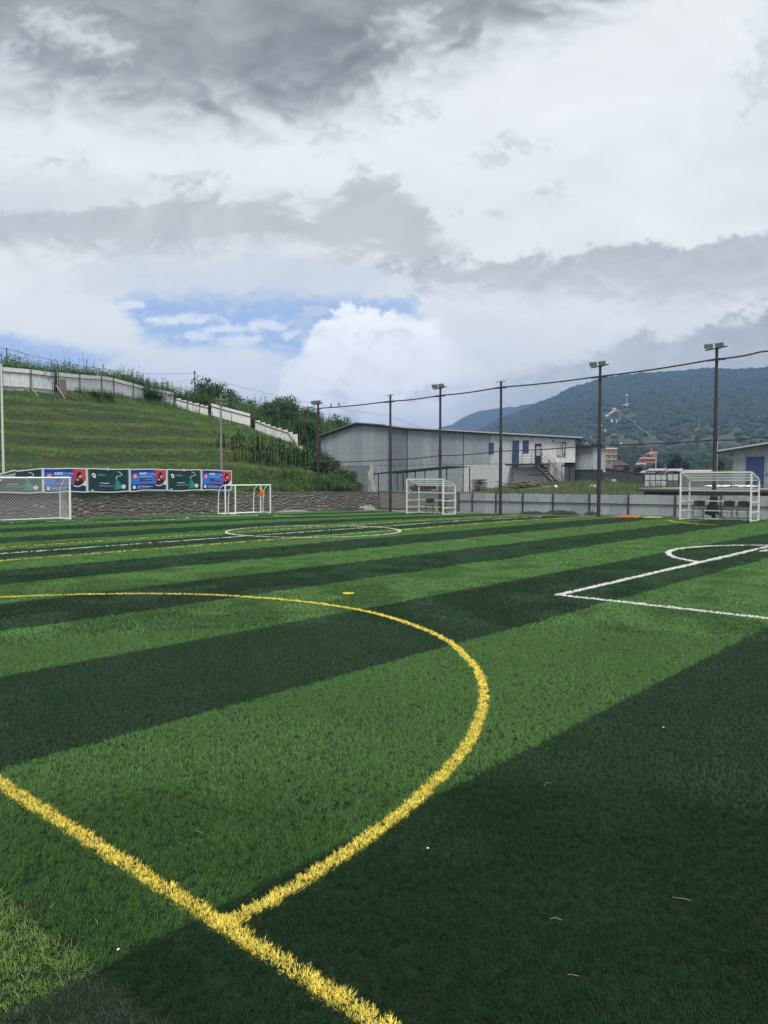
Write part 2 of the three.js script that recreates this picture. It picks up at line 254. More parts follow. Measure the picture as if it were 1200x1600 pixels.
{
  const stripes = new THREE.Group(); stripes.name = 'turf_pitch'; stripes.userData = { kind: 'structure', label: 'artificial turf pitch in alternating light and dark green stripes' }; scene.add(stripes);
  for (let k = stripeOf(PV0); ; k++) {
    const v0 = Math.max(PV0, edge(k)), v1 = Math.min(PV1, edge(k + 1)); if (v0 >= PV1) break;
    mesh('turf_stripe', strip(SEAM, PU1, v0, v1), k & 1 ? mDark : mLight, stripes);
    mesh('turf_stripe', strip(PU0, SEAM, v0, v1), k & 1 ? mOuterD : mOuterL, stripes);
  }
  const mY = new THREE.MeshStandardMaterial({ color: LIN(...YELLOW.map(x => x * 1.0)), roughness: 0.7, map: turfGrain, bumpMap: turfBump, bumpScale: 0.02 }), mW = new THREE.MeshStandardMaterial({ color: LIN(...WHITE.map(x => x * 1.1)), roughness: 0.7, map: turfGrain, bumpMap: turfBump, bumpScale: 0.02 });
  const lift = new Map([['yellow', 0.004], ['white', 0.008]]); let k = 0;
  for (const [c, pts, w] of lines) {
    const fine = []; for (let i = 1; i < pts.length; i++) { const n = Math.max(1, Math.ceil(Math.hypot(pts[i][0] - pts[i - 1][0], pts[i][1] - pts[i - 1][1]) / 1.5)); for (let q = i === 1 ? 0 : 1; q <= n; q++) fine.push([lerp(pts[i - 1][0], pts[i][0], q / n), lerp(pts[i - 1][1], pts[i][1], q / n)]); }
    const y = lift.get(c) + 0.0006 * (k++ % 6);
    const g = grid(fine.length - 1, 1, (a, b, i) => { const p = fine[i], q0 = fine[Math.max(0, i - 1)], q1 = fine[Math.min(fine.length - 1, i + 1)], L = Math.hypot(q1[0] - q0[0], q1[1] - q0[1]) || 1, s = (b - 0.5) * w; const u = p[0] + (q1[1] - q0[1]) / L * -s, v = p[1] + (q1[0] - q0[0]) / L * s; return [u, drop(u, v) + y, -v]; }, (a, b, p) => [p[0] / 1.3, p[2] / 1.3]);
    mesh(`${c}_line`, g, c === 'yellow' ? mY : mW, stripes);
  }
  for (const [c, u, v, r] of spots) mesh('yellow_spot', new THREE.CircleGeometry(r, 20).rotateX(-Math.PI / 2).translate(u, drop(u, v) + 0.012, -v), mY, stripes);
}
// the pile: tufts of bent plastic blades, finer near by
function tuft(n, radius, height, width, seed, up = 0.85) {
  const r = rng(seed), pos = [], nor = [], idx = [];
  for (let k = 0; k < n; k++) {
    const a = r() * 6.283, q = Math.sqrt(r()) * radius, x = Math.cos(a) * q, z = Math.sin(a) * q, b = r() * 6.283, h = height * (0.72 + 0.5 * r()), w = width * (0.7 + 0.6 * r()), l = h * (0.15 + 0.75 * r()), dx = Math.cos(b), dz = Math.sin(b), sx = -dz * w / 2, sz = dx * w / 2;
    const B = pos.length / 3, curl = 0.4 + 0.5 * r();
    // two skins a hair apart, so that a blade has a face on either side
    for (const k2 of [1, -1]) for (const [t, ww] of [[0, 1], [0.55, 0.9], [1, 0.16]]) { const f = Math.pow(t, 1.7) * l, y = h * (t - curl * 0.28 * t * t * t); for (const s of [-1, 1]) { pos.push(x + dx * (f - k2 * width * 0.05) + sx * s * ww, y, z + dz * (f - k2 * width * 0.05) + sz * s * ww); nor.push(-dx * (1.06 - up * 0.75) * k2, up, -dz * (1.06 - up * 0.75) * k2); } }
    const C = B + 6; idx.push(B, B + 1, B + 3, B, B + 3, B + 2, B + 2, B + 3, B + 5, B + 2, B + 5, B + 4, C, C + 3, C + 1, C, C + 2, C + 3, C + 2, C + 5, C + 3, C + 2, C + 4, C + 5);
  }
  const g = new THREE.BufferGeometry(); g.setAttribute('position', new THREE.Float32BufferAttribute(pos, 3)); g.setAttribute('normal', new THREE.Float32BufferAttribute(nor, 3)); g.setIndex(idx); g.setAttribute('uv', new THREE.BufferAttribute(new Float32Array(pos.length / 3 * 2), 2)); return g;
}
{
  const bladeMat = new THREE.MeshPhysicalMaterial({ color: 0xffffff, roughness: 0.6, specularIntensity: 0.42, side: THREE.DoubleSide });
  const r = rng(31), wide = d => 0.66 + 0.30 * (1 - sst(2, 14, d)), Q = new THREE.Quaternion(), T = new THREE.Quaternion(), AX = new THREE.Vector3();
  const rings = [[0.8, 4.2, 2900, tuft(12, 0.014, 0.037, 0.0024, 1, 0.24), 0.008], [4.2, 8.5, 2600, tuft(20, 0.022, 0.034, 0.0034, 2, 0.5), 0.012], [8.5, 15, 1150, tuft(26, 0.038, 0.028, 0.006, 3, 0.8), 0.02], [15, 24, 260, tuft(30, 0.075, 0.022, 0.011, 4, 0.92), 0.03], [24, 36, 90, tuft(30, 0.11, 0.022, 0.018, 5, 0.95), 0.03]];
  const lineTuft = [tuft(10, 0.009, 0.028, 0.0029, 11, 0.62), tuft(12, 0.012, 0.028, 0.0045, 12, 0.65), tuft(14, 0.016, 0.030, 0.008, 13), tuft(16, 0.016, 0.028, 0.012, 14)];
  // rubber crumb between the blades
  structure('rubber_infill', grid(48, 30, (a, b) => { const d = lerp(0.85, 12.5, b), t = VIEW + (a - 0.5) * 2 * (wide(d) - 0.015), u = Math.cos(t) * d, v = Math.sin(t) * d; return [u, drop(u, v) + 0.016, -v]; }, (a, b, p) => [p[0] / 1.7, p[2] / 1.7]), new THREE.MeshPhysicalMaterial({ color: LIN(0.018, 0.034, 0.018), specularIntensity: 0.15, roughness: 0.95, map: turfGrain }), 'dark rubber crumb between the turf blades');
  const pal = { yellow: YELLOW, white: WHITE };
  const pile = [], inLine = [[], [], [], []];
  rings.forEach(([d0, d1, dens, g, edge], ri) => {
    const list = [], half = wide(d0), N = Math.round(dens * half * (d1 * d1 - d0 * d0));
    for (let k = 0; k < N; k++) {
      const d = Math.sqrt(lerp(d0 * d0, d1 * d1, r())) + (r() - 0.5) * 0.35, a = VIEW + (r() - 0.5) * 2 * half; if (Math.abs(a - VIEW) > wide(d) + 0.01) continue; const u = Math.cos(a) * d, v = Math.sin(a) * d;
      if (u > PU1 - 0.05 || v > PV1 - 0.05) continue; const ln = lineAt(u, v); if (ln && ln[1] > (ri > 2 ? -0.05 : -edge * 0.5)) continue;
      if (Math.abs(u - SEAM) < 0.007) continue; const vv = v + (r() - 0.5) * edge * 1.6, outer = u < SEAM + (r() - 0.5) * 0.04, base = outer ? (dark(vv) ? OUTER_DARK : OUTER_LIGHT) : dark(vv) ? DARK : LIGHT;
      const t = r(), s = 1 + 0.10 * fbm(u * 1.1, v * 1.1, 3) + 0.20 * (t - 0.5), hue = (r() - 0.5) * 0.2;
      // brushed pile: neighbouring tufts lean the same way
      const la = fbm(u * 0.9 + 40, v * 0.9, 3) * 5, lm = 0.26 * r() + 0.42 * Math.max(0, fbm(u * 1.3, v * 1.3 + 70, 4)); AX.set(Math.sin(la), 0, Math.cos(la)); T.setFromAxisAngle(AX, lm); Q.setFromAxisAngle(UPV, r() * 6.283).premultiply(T);
      const flat = outer ? 0.82 : 1;
      list.push([P(u, drop(u, v), v), Q.clone(), [1, flat * (0.85 + 0.3 * r()), 1], [base[0] * s * (1 + hue), base[1] * s, base[2] * s * (1 - hue * 0.5)]]);
    }
    pile.push([g, list]);
  });
  for (const [c, a, b, x, y, hw] of segs) {
    const L = Math.hypot(x - a, y - b), mid = Math.hypot((a + x) / 2, (b + y) / 2);
    const steps = Math.max(1, Math.ceil(L / 1.0));
    for (let q = 0; q < steps; q++) {
      const t0 = q / steps, t1 = (q + 1) / steps, mu = lerp(a, x, (t0 + t1) / 2), mv = lerp(b, y, (t0 + t1) / 2), d = Math.hypot(mu, mv), off = Math.abs(Math.atan2(mv, mu) - VIEW);
      if (d > 38 || (off > 0.75 && d > 2.5)) continue;
      const lod = d < 5.5 ? 0 : d < 10 ? 1 : d < 17 ? 2 : 3, dens = [9000, 4200, 1700, 1000][lod], N = Math.round(dens * hw * 2 * L / steps);
      for (let k = 0; k < N; k++) {
        const t = lerp(t0, t1, r()), s = (r() - 0.5) * 2 * hw * (0.98 + 0.1 * fbm(lerp(a, x, t) * 9, lerp(b, y, t) * 9, 2)), u = lerp(a, x, t) - (y - b) / L * s, v = lerp(b, y, t) + (x - a) / L * s, base = pal[c], m = 0.84 + 0.34 * r() + 0.06 * fbm(u * 6, v * 6, 2);
        Q.setFromAxisAngle(UPV, r() * 6.283); AX.set(r() - 0.5, 0, r() - 0.5).normalize(); T.setFromAxisAngle(AX, 0.35 * r()); Q.premultiply(T);
        inLine[lod].push([P(u, drop(u, v), v), Q.clone(), [1, 0.85 + 0.35 * r(), 1], [base[0] * m, base[1] * m * (0.95 + 0.08 * r()), base[2] * m]]);
      }
    }
  }
  for (const [c, u0, v0, rad] of spots.slice(0, 1)) for (let k = 0; k < 160; k++) { const a = r() * 6.283, q = Math.sqrt(r()) * rad, u = u0 + Math.cos(a) * q, v = v0 + Math.sin(a) * q, m = 0.84 + 0.3 * r(); inLine[1].push([P(u, 0, v), yaw(r() * 6.3), 1, pal[c].map(z => z * m)]); }
  for (const [g, list] of pile) scatter('turf_pile', g, bladeMat, list, 'short plastic blades of the green striped turf', 'turf');
  inLine.forEach((list, i) => { if (list.length) scatter('line_pile', lineTuft[i], bladeMat, list, 'yellow and white plastic blades of the pitch lines', 'turf'); });
  console.log('tufts', pile.map(p => p[1].length).join(' '), inLine.map(l => l.length).join(' '));
}

// ------------------------------------------------------------------ land round the pitch
const edgeV = u => u < 37.3 ? 33.5 : u < 57.8 ? 33.5 + (u - 37.3) / 20.5 * 28.9 : 62.4 + (u - 57.8) * 0.06;
function yardH(u, v) {
  const m = Math.exp(-((u - 57) ** 2 + (v - 28) ** 2) / 60) * 0.95 + Math.exp(-((u - 46) ** 2) / 18 - ((v - 25) ** 2) / 60) * 0.30;
  return drop(Math.min(u, 40), Math.min(v, 34)) * (1 - sst(38, 52, u)) + 0.42 * sst(37, 56, u) + m + 0.05 * fbm(u * 0.4, v * 0.4, 3) * sst(35.5, 38, u) + 0.006 * Math.max(0, u - 70);
}
const fenceV = u => u < 31 ? 64.6 : u < 52.3 ? 64.6 + (u - 31) / 21.3 * 15.2 : 79.8;
function hillBase(u, v) {
  const f = fenceV(u), vv = v < f ? v : f + (v - f < 30 ? (v - f) * 0.32 : 9.6);
  return 1.05 + 0.262 * (vv - 34) - 3.3 * sst(32, 58, u) - 0.10 * Math.max(0, u - 62) + drop(Math.min(u, 37), 33.5) * sst(45, 34, v);
}
function hillH(u, v) {
  let h = hillBase(u, v) + 0.35 * fbm(u * 0.05, v * 0.05, 3);
  const S = 1.12, amt = (1 - sst(38, 50, u)) * (1 - sst(62, 70, v)) * sst(34.5, 37, v), q = (h + 0.62 * fbm(u * 0.11 + 9, v * 0.11, 4)) / S, f = q - Math.floor(q);
  const st = (Math.floor(q) + (f < 0.72 ? f * 0.16 / 0.72 : 0.16 + (f - 0.72) / 0.28 * 0.84)) * S - (q * S - h);
  h = lerp(h, st, amt * 0.92) + 0.07 * fbm(u * 0.9, v * 0.9, 3);
  if (u > 36.6) { const b = sst(-0.6, 2.6, v - edgeV(u)); h = lerp(yardH(u, v), h, b); }
  return h;
}
const earthMap = noiseMap(512, (x, y) => 0.72 + 0.22 * tileable(x, y, 12, 5) + 0.14 * tileable(x, y, 60, 2));
const mGround = new THREE.MeshStandardMaterial({ color: 0xffffff, roughness: 1, map: earthMap, vertexColors: true });
structure('ground', (() => {
  const ax = []; for (let i = -40; i <= 40; i++) ax.push(Math.sign(i) * (Math.abs(i) * 3 + Math.pow(Math.abs(i) / 40, 4) * 3200));
  return tinted(grid(80, 80, (a, b, i, j) => [ax[i], -0.75, ax[j]], (a, b, p) => [p[0] / 3, p[2] / 3]), (x, y, z) => { const n = fbm(x * 0.02, z * 0.02, 4); return n > 0 ? [0.07, 0.10, 0.045] : [0.10, 0.11, 0.06]; });
})(), mGround, 'flat ground of the valley floor');
structure('yard_ground', tinted(grid(130, 150, (a, b) => { const u = lerp(33.05, 118, Math.pow(a, 1.25)), v = lerp(-34, 66, b); return [u, yardH(u, v) - (u < 33.06 ? 0.03 : 0), -v]; }, (a, b, p) => [p[0] / 2.2, p[2] / 2.2]), (x, y, z) => {
  const g = sst(-0.15, 0.25, fbm(x * 0.25, z * 0.25, 4) + (x > 37 ? 0.25 : -0.35)); return [lerp(0.30, 0.065, g), lerp(0.27, 0.095, g), lerp(0.22, 0.04, g)];
}), mGround, 'bare soil and weeds of the yard behind the low fence');
structure('hillside', tinted(grid(220, 380, (a, b) => { const u = a < 0.75 ? lerp(6, 60, a / 0.75) : lerp(60, 100, (a - 0.75) / 0.25), v = b < 0.86 ? lerp(33.72, 82, b / 0.86) : lerp(82, 128, (b - 0.86) / 0.14); return [u, hillH(u, v), -v]; }, (a, b, p) => [p[0] / 2.6, p[2] / 2.6]), (x, y, z) => {
  const n = fbm(x * 0.35, z * 0.35, 4), m = fbm(x * 0.09 + 30, z * 0.09, 3); return n + m * 0.8 > 0.5 ? [0.08, 0.085, 0.042] : [0.048 + 0.02 * m, 0.074 + 0.02 * n, 0.030];
}), mGround, 'terraced grassy hillside above the stone wall');

// strip of pale cement and dust along the far edge of the turf
structure('edge_path', join([grid(20, 2, (a, b) => { const u = lerp(33.06, 36.4, b), v = lerp(22.5, 32.6, a); return [u, yardH(u, v) + 0.02 + 0.02 * fbm(u, v * 0.7, 2), -v]; }, (a, b, p) => [p[0] / 2, p[2] / 2]), grid(40, 2, (a, b) => { const u = lerp(-14, 36.2, a), v = lerp(32.71, 33.45, b); return [u, drop(u, v) - 0.015 + 0.012 * fbm(u, v, 2), -v]; }, (a, b, p) => [p[0] / 2, p[2] / 2])].map(g => g)), mat([0.34, 0.32, 0.28], 1, { map: earthMap }), 'dusty strip between turf and wall');

// mountains: a forested ridge on the right, a bluer one far behind
const ridge = pts => x => { for (let i = 1; i < pts.length; i++) if (x <= pts[i][0]) { const [a, b] = pts[i - 1], [c, d] = pts[i], t = clamp((x - a) / (c - a)); return lerp(b, d, t * t * (3 - 2 * t) * 0.5 + t * 0.5); } return pts[pts.length - 1][1]; };
// tangent of azimuth from the heading -> tangent of elevation of the crest
const crestNear = ridge([[-0.1, 0.002], [0.05, 0.028], [0.118, 0.060], [0.165, 0.081], [0.21, 0.1], [0.252, 0.119], [0.294, 0.131], [0.336, 0.1355], [0.378, 0.138], [0.42, 0.1415], [0.46, 0.1405], [0.504, 0.143], [0.6, 0.15], [0.8, 0.14], [1.2, 0.11], [1.7, 0.10]]);
const crestFar = ridge([[-0.3, 0.02], [-0.04, 0.04], [0.03, 0.053], [0.084, 0.070], [0.118, 0.087], [0.147, 0.0925], [0.168, 0.094], [0.198, 0.099], [0.227, 0.099], [0.3, 0.09], [0.5, 0.09]]);
const polar = (t, r) => { const az = VIEW - Math.atan(t); return [Math.cos(az) * r, Math.sin(az) * r]; };
function mountH(t, r) {
  const R = 1900, fw = 1 / Math.sqrt(1 + t * t), H = crestNear(t) * R * fw, q = clamp((r - 330) / (R - 330));
  const prof = 0.10 * q + 0.90 * Math.pow(q, 1.55), back = r > R ? 1 - sst(R, R + 900, r) * 0.8 : 1;
  const s = 1 - Math.abs(fbm(t * 9 + r * 0.0006, r * 0.0011 + 5, 4)) * 1.7, k = Math.sin(Math.PI * clamp(q)) ;
  return 1 + H * prof * back * (1 + 0.20 * (s - 0.55) * k) + 10 * fbm(t * 40, r * 0.01, 3) * k;
}
structure('mountain', tinted(grid(200, 90, (a, b) => { const t = Math.tan(lerp(-0.11, 1.0, a)), r = lerp(300, 2600, b), [u, v] = polar(t, r); return [u, mountH(t, r), -v]; }, (a, b, p) => [p[0] / 40, p[2] / 40]), (x, y, z) => { const n = fbm(x * 0.006, z * 0.006, 4), g = n > 0.16 && y < 150; return g ? [0.075, 0.10, 0.045] : [0.026 + 0.01 * n, 0.044 + 0.012 * n, 0.022]; }), mat([1, 1, 1], 1, { map: earthMap, vertexColors: true }), 'forested mountain behind the town');
structure('far_mountain', grid(120, 12, (a, b) => { const t = lerp(-0.3, 0.6, a), r = lerp(2500, 3700, b), fw = 1 / Math.sqrt(1 + t * t), [u, v] = polar(t, r), q = clamp((r - 2500) / 800); return [u, crestFar(t) * 3300 * fw * Math.pow(q, 1.1) * (r > 3300 ? 1 - (r - 3300) / 900 : 1) + 26 * fbm(t * 30, r * 0.002, 4) * Math.sin(Math.PI * q) + 6 * fbm(t * 160, 3, 2) * q, -v]; }, (a, b, p) => [p[0] / 300, p[2] / 300]), mat([0.035, 0.052, 0.030], 1, { map: earthMap }), 'distant bluish mountain');
{
  // tree crowns of the forest, as lumps of foliage
  const crown = seed => { const r = rng(seed), g = mergeVertices(new THREE.IcosahedronGeometry(1, 2).deleteAttribute('uv').deleteAttribute('normal')), p = g.attributes.position; for (let i = 0; i < p.count; i++) { const k = 0.72 + 0.5 * r(); p.setXYZ(i, p.getX(i) * k, p.getY(i) * k * 0.95 + 0.35, p.getZ(i) * k); } g.computeVertexNormals(); return g; };
  const r = rng(9), list = [[], [], []], leaf = mat([1, 1, 1], 1);
  for (let k = 0; k < 60000; k++) {
    const t = Math.tan(lerp(-0.02, 0.72, r())), d = lerp(520, 2000, Math.pow(r(), 0.62)), [u, v] = polar(t, d), h = mountH(t, d), n = fbm(u * 0.006, v * -0.006, 4);
    if (d < 1150 && n > 0.02 && r() < 0.8) continue; if (d < 760 && r() < 0.6) continue;
    if (t > 0.25 && t < 0.33 && d < 1250 && r() < 0.75) continue; const s = lerp(2.6, 5.2, r()) * (0.6 + d / 3800), c = 0.7 + 0.6 * r();
    list[k % 3].push([P(u, h - s * 0.3, v), yaw(r() * 6.28), [s, s * lerp(0.8, 1.3, r()), s], [0.021 * c * (0.8 + 0.5 * r()), 0.040 * c, 0.026 * c]]);
  }
  list.forEach((l, i) => scatter('mountain_forest', crown(60 + i), leaf, l, 'dense forest covering the mountain', 'forest'));
}

// ------------------------------------------------------------------ stone retaining wall along the far end
{
  const w = thing('stone_wall', 'rubble stone retaining wall below the grassy terraces', 'wall', [0, 0, 33.5]);
  const top = u => 1.10 + drop(u, 33.5) * 0.95;
  const core = grid(110, 1, (a, b) => { const u = lerp(-14, 37.3, a); return [u, b ? top(u) : -0.55, 0]; }, (a, b, p) => [p[0] / 1.2, p[1] / 1.2]);
  const roof = grid(110, 1, (a, b) => { const u = lerp(-14, 37.3, a); return [u, top(u), b ? -0.42 : 0]; }, (a, b, p) => [p[0] / 1.2, p[2] / 1.2]);
  const end = grid(1, 1, (a, b) => [37.3, b ? top(37.3) : -0.55, lerp(0, -0.42, a)]);
  mesh('mortar', [core, roof, end], mat([0.25, 0.235, 0.21], 1, { map: earthMap }), w);
  const cap = grid(110, 1, (a, b) => { const u = lerp(-14, 37.3, a); return [u, top(u) + 0.035 * b + 0.01 * n2(u * 2, 3), 0.03 - 0.0 * b]; }), cap2 = grid(110, 1, (a, b) => { const u = lerp(-14, 37.3, a); return [u, top(u) + 0.035 + 0.01 * n2(u * 2, 3), b ? -0.42 : 0.03]; });
  mesh('coping', [cap, cap2], mat([0.30, 0.285, 0.25], 1, { map: earthMap }), w);
  const r = rng(41), shapes = [0, 1, 2, 3, 4, 5].map(s => { const q = rng(300 + s), g = mergeVertices(new THREE.IcosahedronGeometry(1, 1).deleteAttribute('uv').deleteAttribute('normal')), p = g.attributes.position; for (let i = 0; i < p.count; i++) { const c = [p.getX(i), p.getY(i), p.getZ(i)].map(x => Math.sign(x) * Math.pow(Math.abs(x), 0.55) * (0.85 + 0.22 * q())); p.setXYZ(i, ...c); } return g.toNonIndexed(); });
  shapes.forEach(g => g.computeVertexNormals());
  const tones = [[0.37, 0.355, 0.325], [0.32, 0.305, 0.28], [0.26, 0.245, 0.225], [0.44, 0.425, 0.39], [0.33, 0.30, 0.26]].map(c => mat(c, 0.95, { map: earthMap })), small = tones.map(() => []); let big = 0;
  const stones = [];
  for (let u = 9; u < 37.2;) {                                       // columns of courses, staggered
    const cw = rr(0.18, 0.36, r); let y = -0.45 + drop(u, 33.5) + rr(0, 0.1, r);
    while (y < top(u) - 0.04) { const h = Math.min(rr(0.10, 0.24, r), top(u) - y + 0.01), wd = cw * rr(0.85, 1.2, r); stones.push([u + cw / 2 + rr(-0.06, 0.06, r), y + h / 2, wd, h]); y += h + 0.012; }
    u += cw;
  }
  const show = stones.map((s, i) => [s[2] * s[3] * (s[0] > 16.5 ? 1 : 0.4), i]).sort((a, b) => b[0] - a[0]).slice(0, 300).map(x => x[1]), chosen = new Set(show);
  stones.forEach(([x, y, wd, h], i) => {
    const m = x < 26 ? (r() < 0.62 ? 2 : Math.floor(r() * 5)) : Math.floor(r() * 5), o = new THREE.Mesh(shapes[i % 6], tones[m]); o.position.set(x, y, -0.05); o.scale.set(wd / 2 * 0.96, h / 2 * 0.95, 0.075 + 0.02 * r()); o.rotation.z = rr(-0.1, 0.1, r);
    if (chosen.has(i)) { o.name = 'stone'; w.add(o); } else { o.updateMatrix(); small[m].push(shapes[i % 6].clone().applyMatrix4(o.matrix)); }
  });
  small.forEach((l, i) => { if (l.length) { const o = mesh('small_stones', l, tones[i], w); o.userData.kind = 'stuff'; } });
}

// ------------------------------------------------------------------ sheet metal, fences, buildings
const streak = noiseMap(512, (x, y) => 0.90 + 0.15 * tileable(x, y * 0.10 + 0.4, 46, 3) + 0.14 * tileable(x, y, 5, 4) + 0.06 * tileable(x, y, 70, 2));
const sheet = (c, rough = 0.6, metal = 0.06) => new THREE.MeshStandardMaterial({ color: LIN(...c), roughness: rough, metalness: metal, map: streak, side: THREE.DoubleSide });
function corrugated(w, y0, y1, topR = y1, pitch = 0.15, amp = 0.012, botR = y0) {   // local x from 0 to w, front towards +z
  const n = Math.max(4, Math.round(w / pitch) * 4);
  return grid(n, 1, (a, b, i) => { const x = a * w; return [x, b ? lerp(y1, topR, a) : lerp(y0, botR, a), (i % 4 < 2 ? 0 : amp) + (i % 2 ? 0.002 : 0)]; }, (a, b, p) => [p[0] / 2.3, p[1] / 2.3]);
}
const mRust = mat([0.075, 0.050, 0.050], 0.65, { metalness: 0.2 }), mSteelDark = mat([0.045, 0.047, 0.052], 0.55, { metalness: 0.3 }), mWhitePaint = mat([0.74, 0.75, 0.74], 0.42), mCement = mat([0.34, 0.335, 0.315], 0.95, { map: earthMap });

// low corrugated fence along the far side of the pitch
{
  const U = 34.6, posts = [24.9, 23.99, 22.46, 20.81, 19.06, 17.07, 15.09, 12.89, 10.9, 8.9, 6.9, 4.9, 2.9, 0.9, -1.1, -3.1, -5.1];
  const f = thing('low_fence', 'low grey corrugated sheet fence behind the white dugouts', 'fence', [U, 0, 24.9], RIGHT), tones = [sheet([0.38, 0.43, 0.45]), sheet([0.345, 0.39, 0.41]), sheet([0.42, 0.47, 0.485]), sheet([0.365, 0.42, 0.43])], r = rng(8);
  const top = v => 0.96 + 0.4 * Math.min(0, yardH(U, v)), base = v => yardH(U, v);
  for (let i = 1; i < posts.length; i++) {
    const a = 24.9 - posts[i - 1], b = 24.9 - posts[i], n = Math.max(1, Math.round((b - a) / 0.85));
    for (let k = 0; k < n; k++) { const x0 = lerp(a, b, k / n), x1 = lerp(a, b, (k + 1) / n) - 0.006, t = top(24.9 - x0) + rr(-0.012, 0.012, r); mesh('panel', corrugated(x1 - x0, base(24.9 - x0) - 0.08, t, t + rr(-0.008, 0.008, r), 0.11, 0.016).translate(x0, 0, 0), tones[Math.floor(r() * 4)], f); }
    const y0 = top(posts[i - 1]) * 0.52, y1 = top(posts[i]) * 0.52;
    mesh('rail', beam([a, y0, 0.045], [b, y1, 0.045], 0.03, 0.04), mSteelDark, f);
  }
  posts.forEach(v => { const x = 24.9 - v; mesh('post', box(0.055, top(v) + 0.28, 0.05, x, (top(v) - 0.2) / 2, 0.075), mSteelDark, f); });
}

// zigzag corrugated fence up on the hill
{
  const L = [[22.5, 63.9], [26.0, 64.3], [28.43, 64.5], [30.75, 64.95], [30.9, 64.75], [33.6, 66.2], [36.95, 68.5], [39.25, 70.4], [42.6, 72.6], [47.0, 76.7], [52.3, 79.8]];
  const tones = [[0.82, 0.83, 0.84], [0.88, 0.88, 0.88], [0.76, 0.78, 0.80], [0.84, 0.84, 0.83]].map(c => sheet(c, 0.55, 0.0)), r = rng(19);
  const run = (name, label, pts, hgt, stepped, seg) => {
    const f = thing(name, label, 'fence', [pts[0][0], 0, pts[0][1]], 0), [u0, v0] = pts[0];
    for (let i = 1; i < pts.length; i++) {
      const [a, b] = pts[i - 1], [c, d] = pts[i], len = Math.hypot(c - a, d - b), n = Math.max(1, Math.round(len / seg)), ang = Math.atan2(d - b, c - a);
      if (len > 0.4) for (let k = 0; k < n; k++) {
        const p = [lerp(a, c, k / n), lerp(b, d, k / n)], q = [lerp(a, c, (k + 1) / n), lerp(b, d, (k + 1) / n)], h0 = hillH(...p), h1 = hillH(...q), lo = Math.min(h0, h1) - 0.35, w = len / n - 0.012;
        const t0 = stepped ? Math.max(h0, h1) + hgt - 0.15 : lerp(hillH(a, b), hillH(c, d), k / n) + hgt, t1 = stepped ? t0 : lerp(hillH(a, b), hillH(c, d), (k + 1) / n) + hgt;
        const g = corrugated(w, lo, t0, t1 + rr(-0.02, 0.02, r), 0.18, 0.02).rotateY(ang).translate(p[0] - u0, 0, -(p[1] - v0)); mesh('panel', g, tones[Math.floor(r() * 4)], f);
      }
      const nx = Math.sin(ang) * 0.06, nz = Math.cos(ang) * 0.06;
      for (const fr of stepped ? [0.82] : [0.16, 0.8]) if (len > 0.4) mesh('rail', beam([a - u0 + nx, hillH(a, b) + hgt * fr, -(b - v0) + nz], [c - u0 + nx, hillH(c, d) + hgt * fr, -(d - v0) + nz], 0.045, 0.06), mRust, f);
    }
    pts.forEach(([u, v], i) => { if (stepped && i % 2) return; const h = hillH(u, v), lean = stepped ? 0 : rr(-0.05, 0.12, r); mesh('post', bar([u - u0 + 0.03, h - 0.4, -(v - v0) + 0.11], [u - u0 + 0.03 + lean, h + hgt * 1.02, -(v - v0) + 0.11], 0.045, 6), mRust, f); });
    return f;
  };
  const f1 = run('hill_fence', 'long whitish corrugated fence with leaning rusty posts along the hill top', L, 1.85, false, 0.95);
  mesh('prop', bar([28.75 - 22.5, hillH(29.0, 63.9) - 0.1, 0.25], [28.5 - 22.5, hillH(28.4, 64.5) + 0.4, -0.55], 0.025, 6), mat([0.42, 0.40, 0.35]), f1);
  mesh('prop', bar([31.15 - 22.5, hillH(31.1, 63.7) - 0.1, 0.2], [30.75 - 22.5, hillH(30.8, 64.6) + 0.7, -0.75], 0.03, 6), mat([0.45, 0.43, 0.38]), f1);
  run('stepped_fence', 'stepped white corrugated fence coming down from the hill corner', [[52.35, 79.6], [52.8, 79.0], [53.3, 78.6], [53.75, 78.1], [54.1, 77.2], [54.6, 76.1]], 1.3, true, 0.75);
  run('hill_fence', 'short straight stretch of white fence between the two stepped fences', [[54.7, 75.6], [55.9, 73.5], [57.1, 71.3]], 1.75, false, 0.9);
  run('stepped_fence', 'long stepped white corrugated fence running down to the grey shed', [[57.0, 70.3], [57.05, 68.5], [57.1, 66.8], [57.2, 65.9], [57.3, 64.9], [57.4, 63.4], [57.45, 61.9]], 1.3, true, 0.95);
  single('board', 'brown board leaning on the hill fence beside the double post', 'board', box(0.55, 1.35, 0.03, 0, 0.6, 0, -0.12, 0, 0.02), mat([0.30, 0.235, 0.19], 0.9, { map: earthMap }), [31.25, hillH(31.3, 64.5), 64.35]);
}

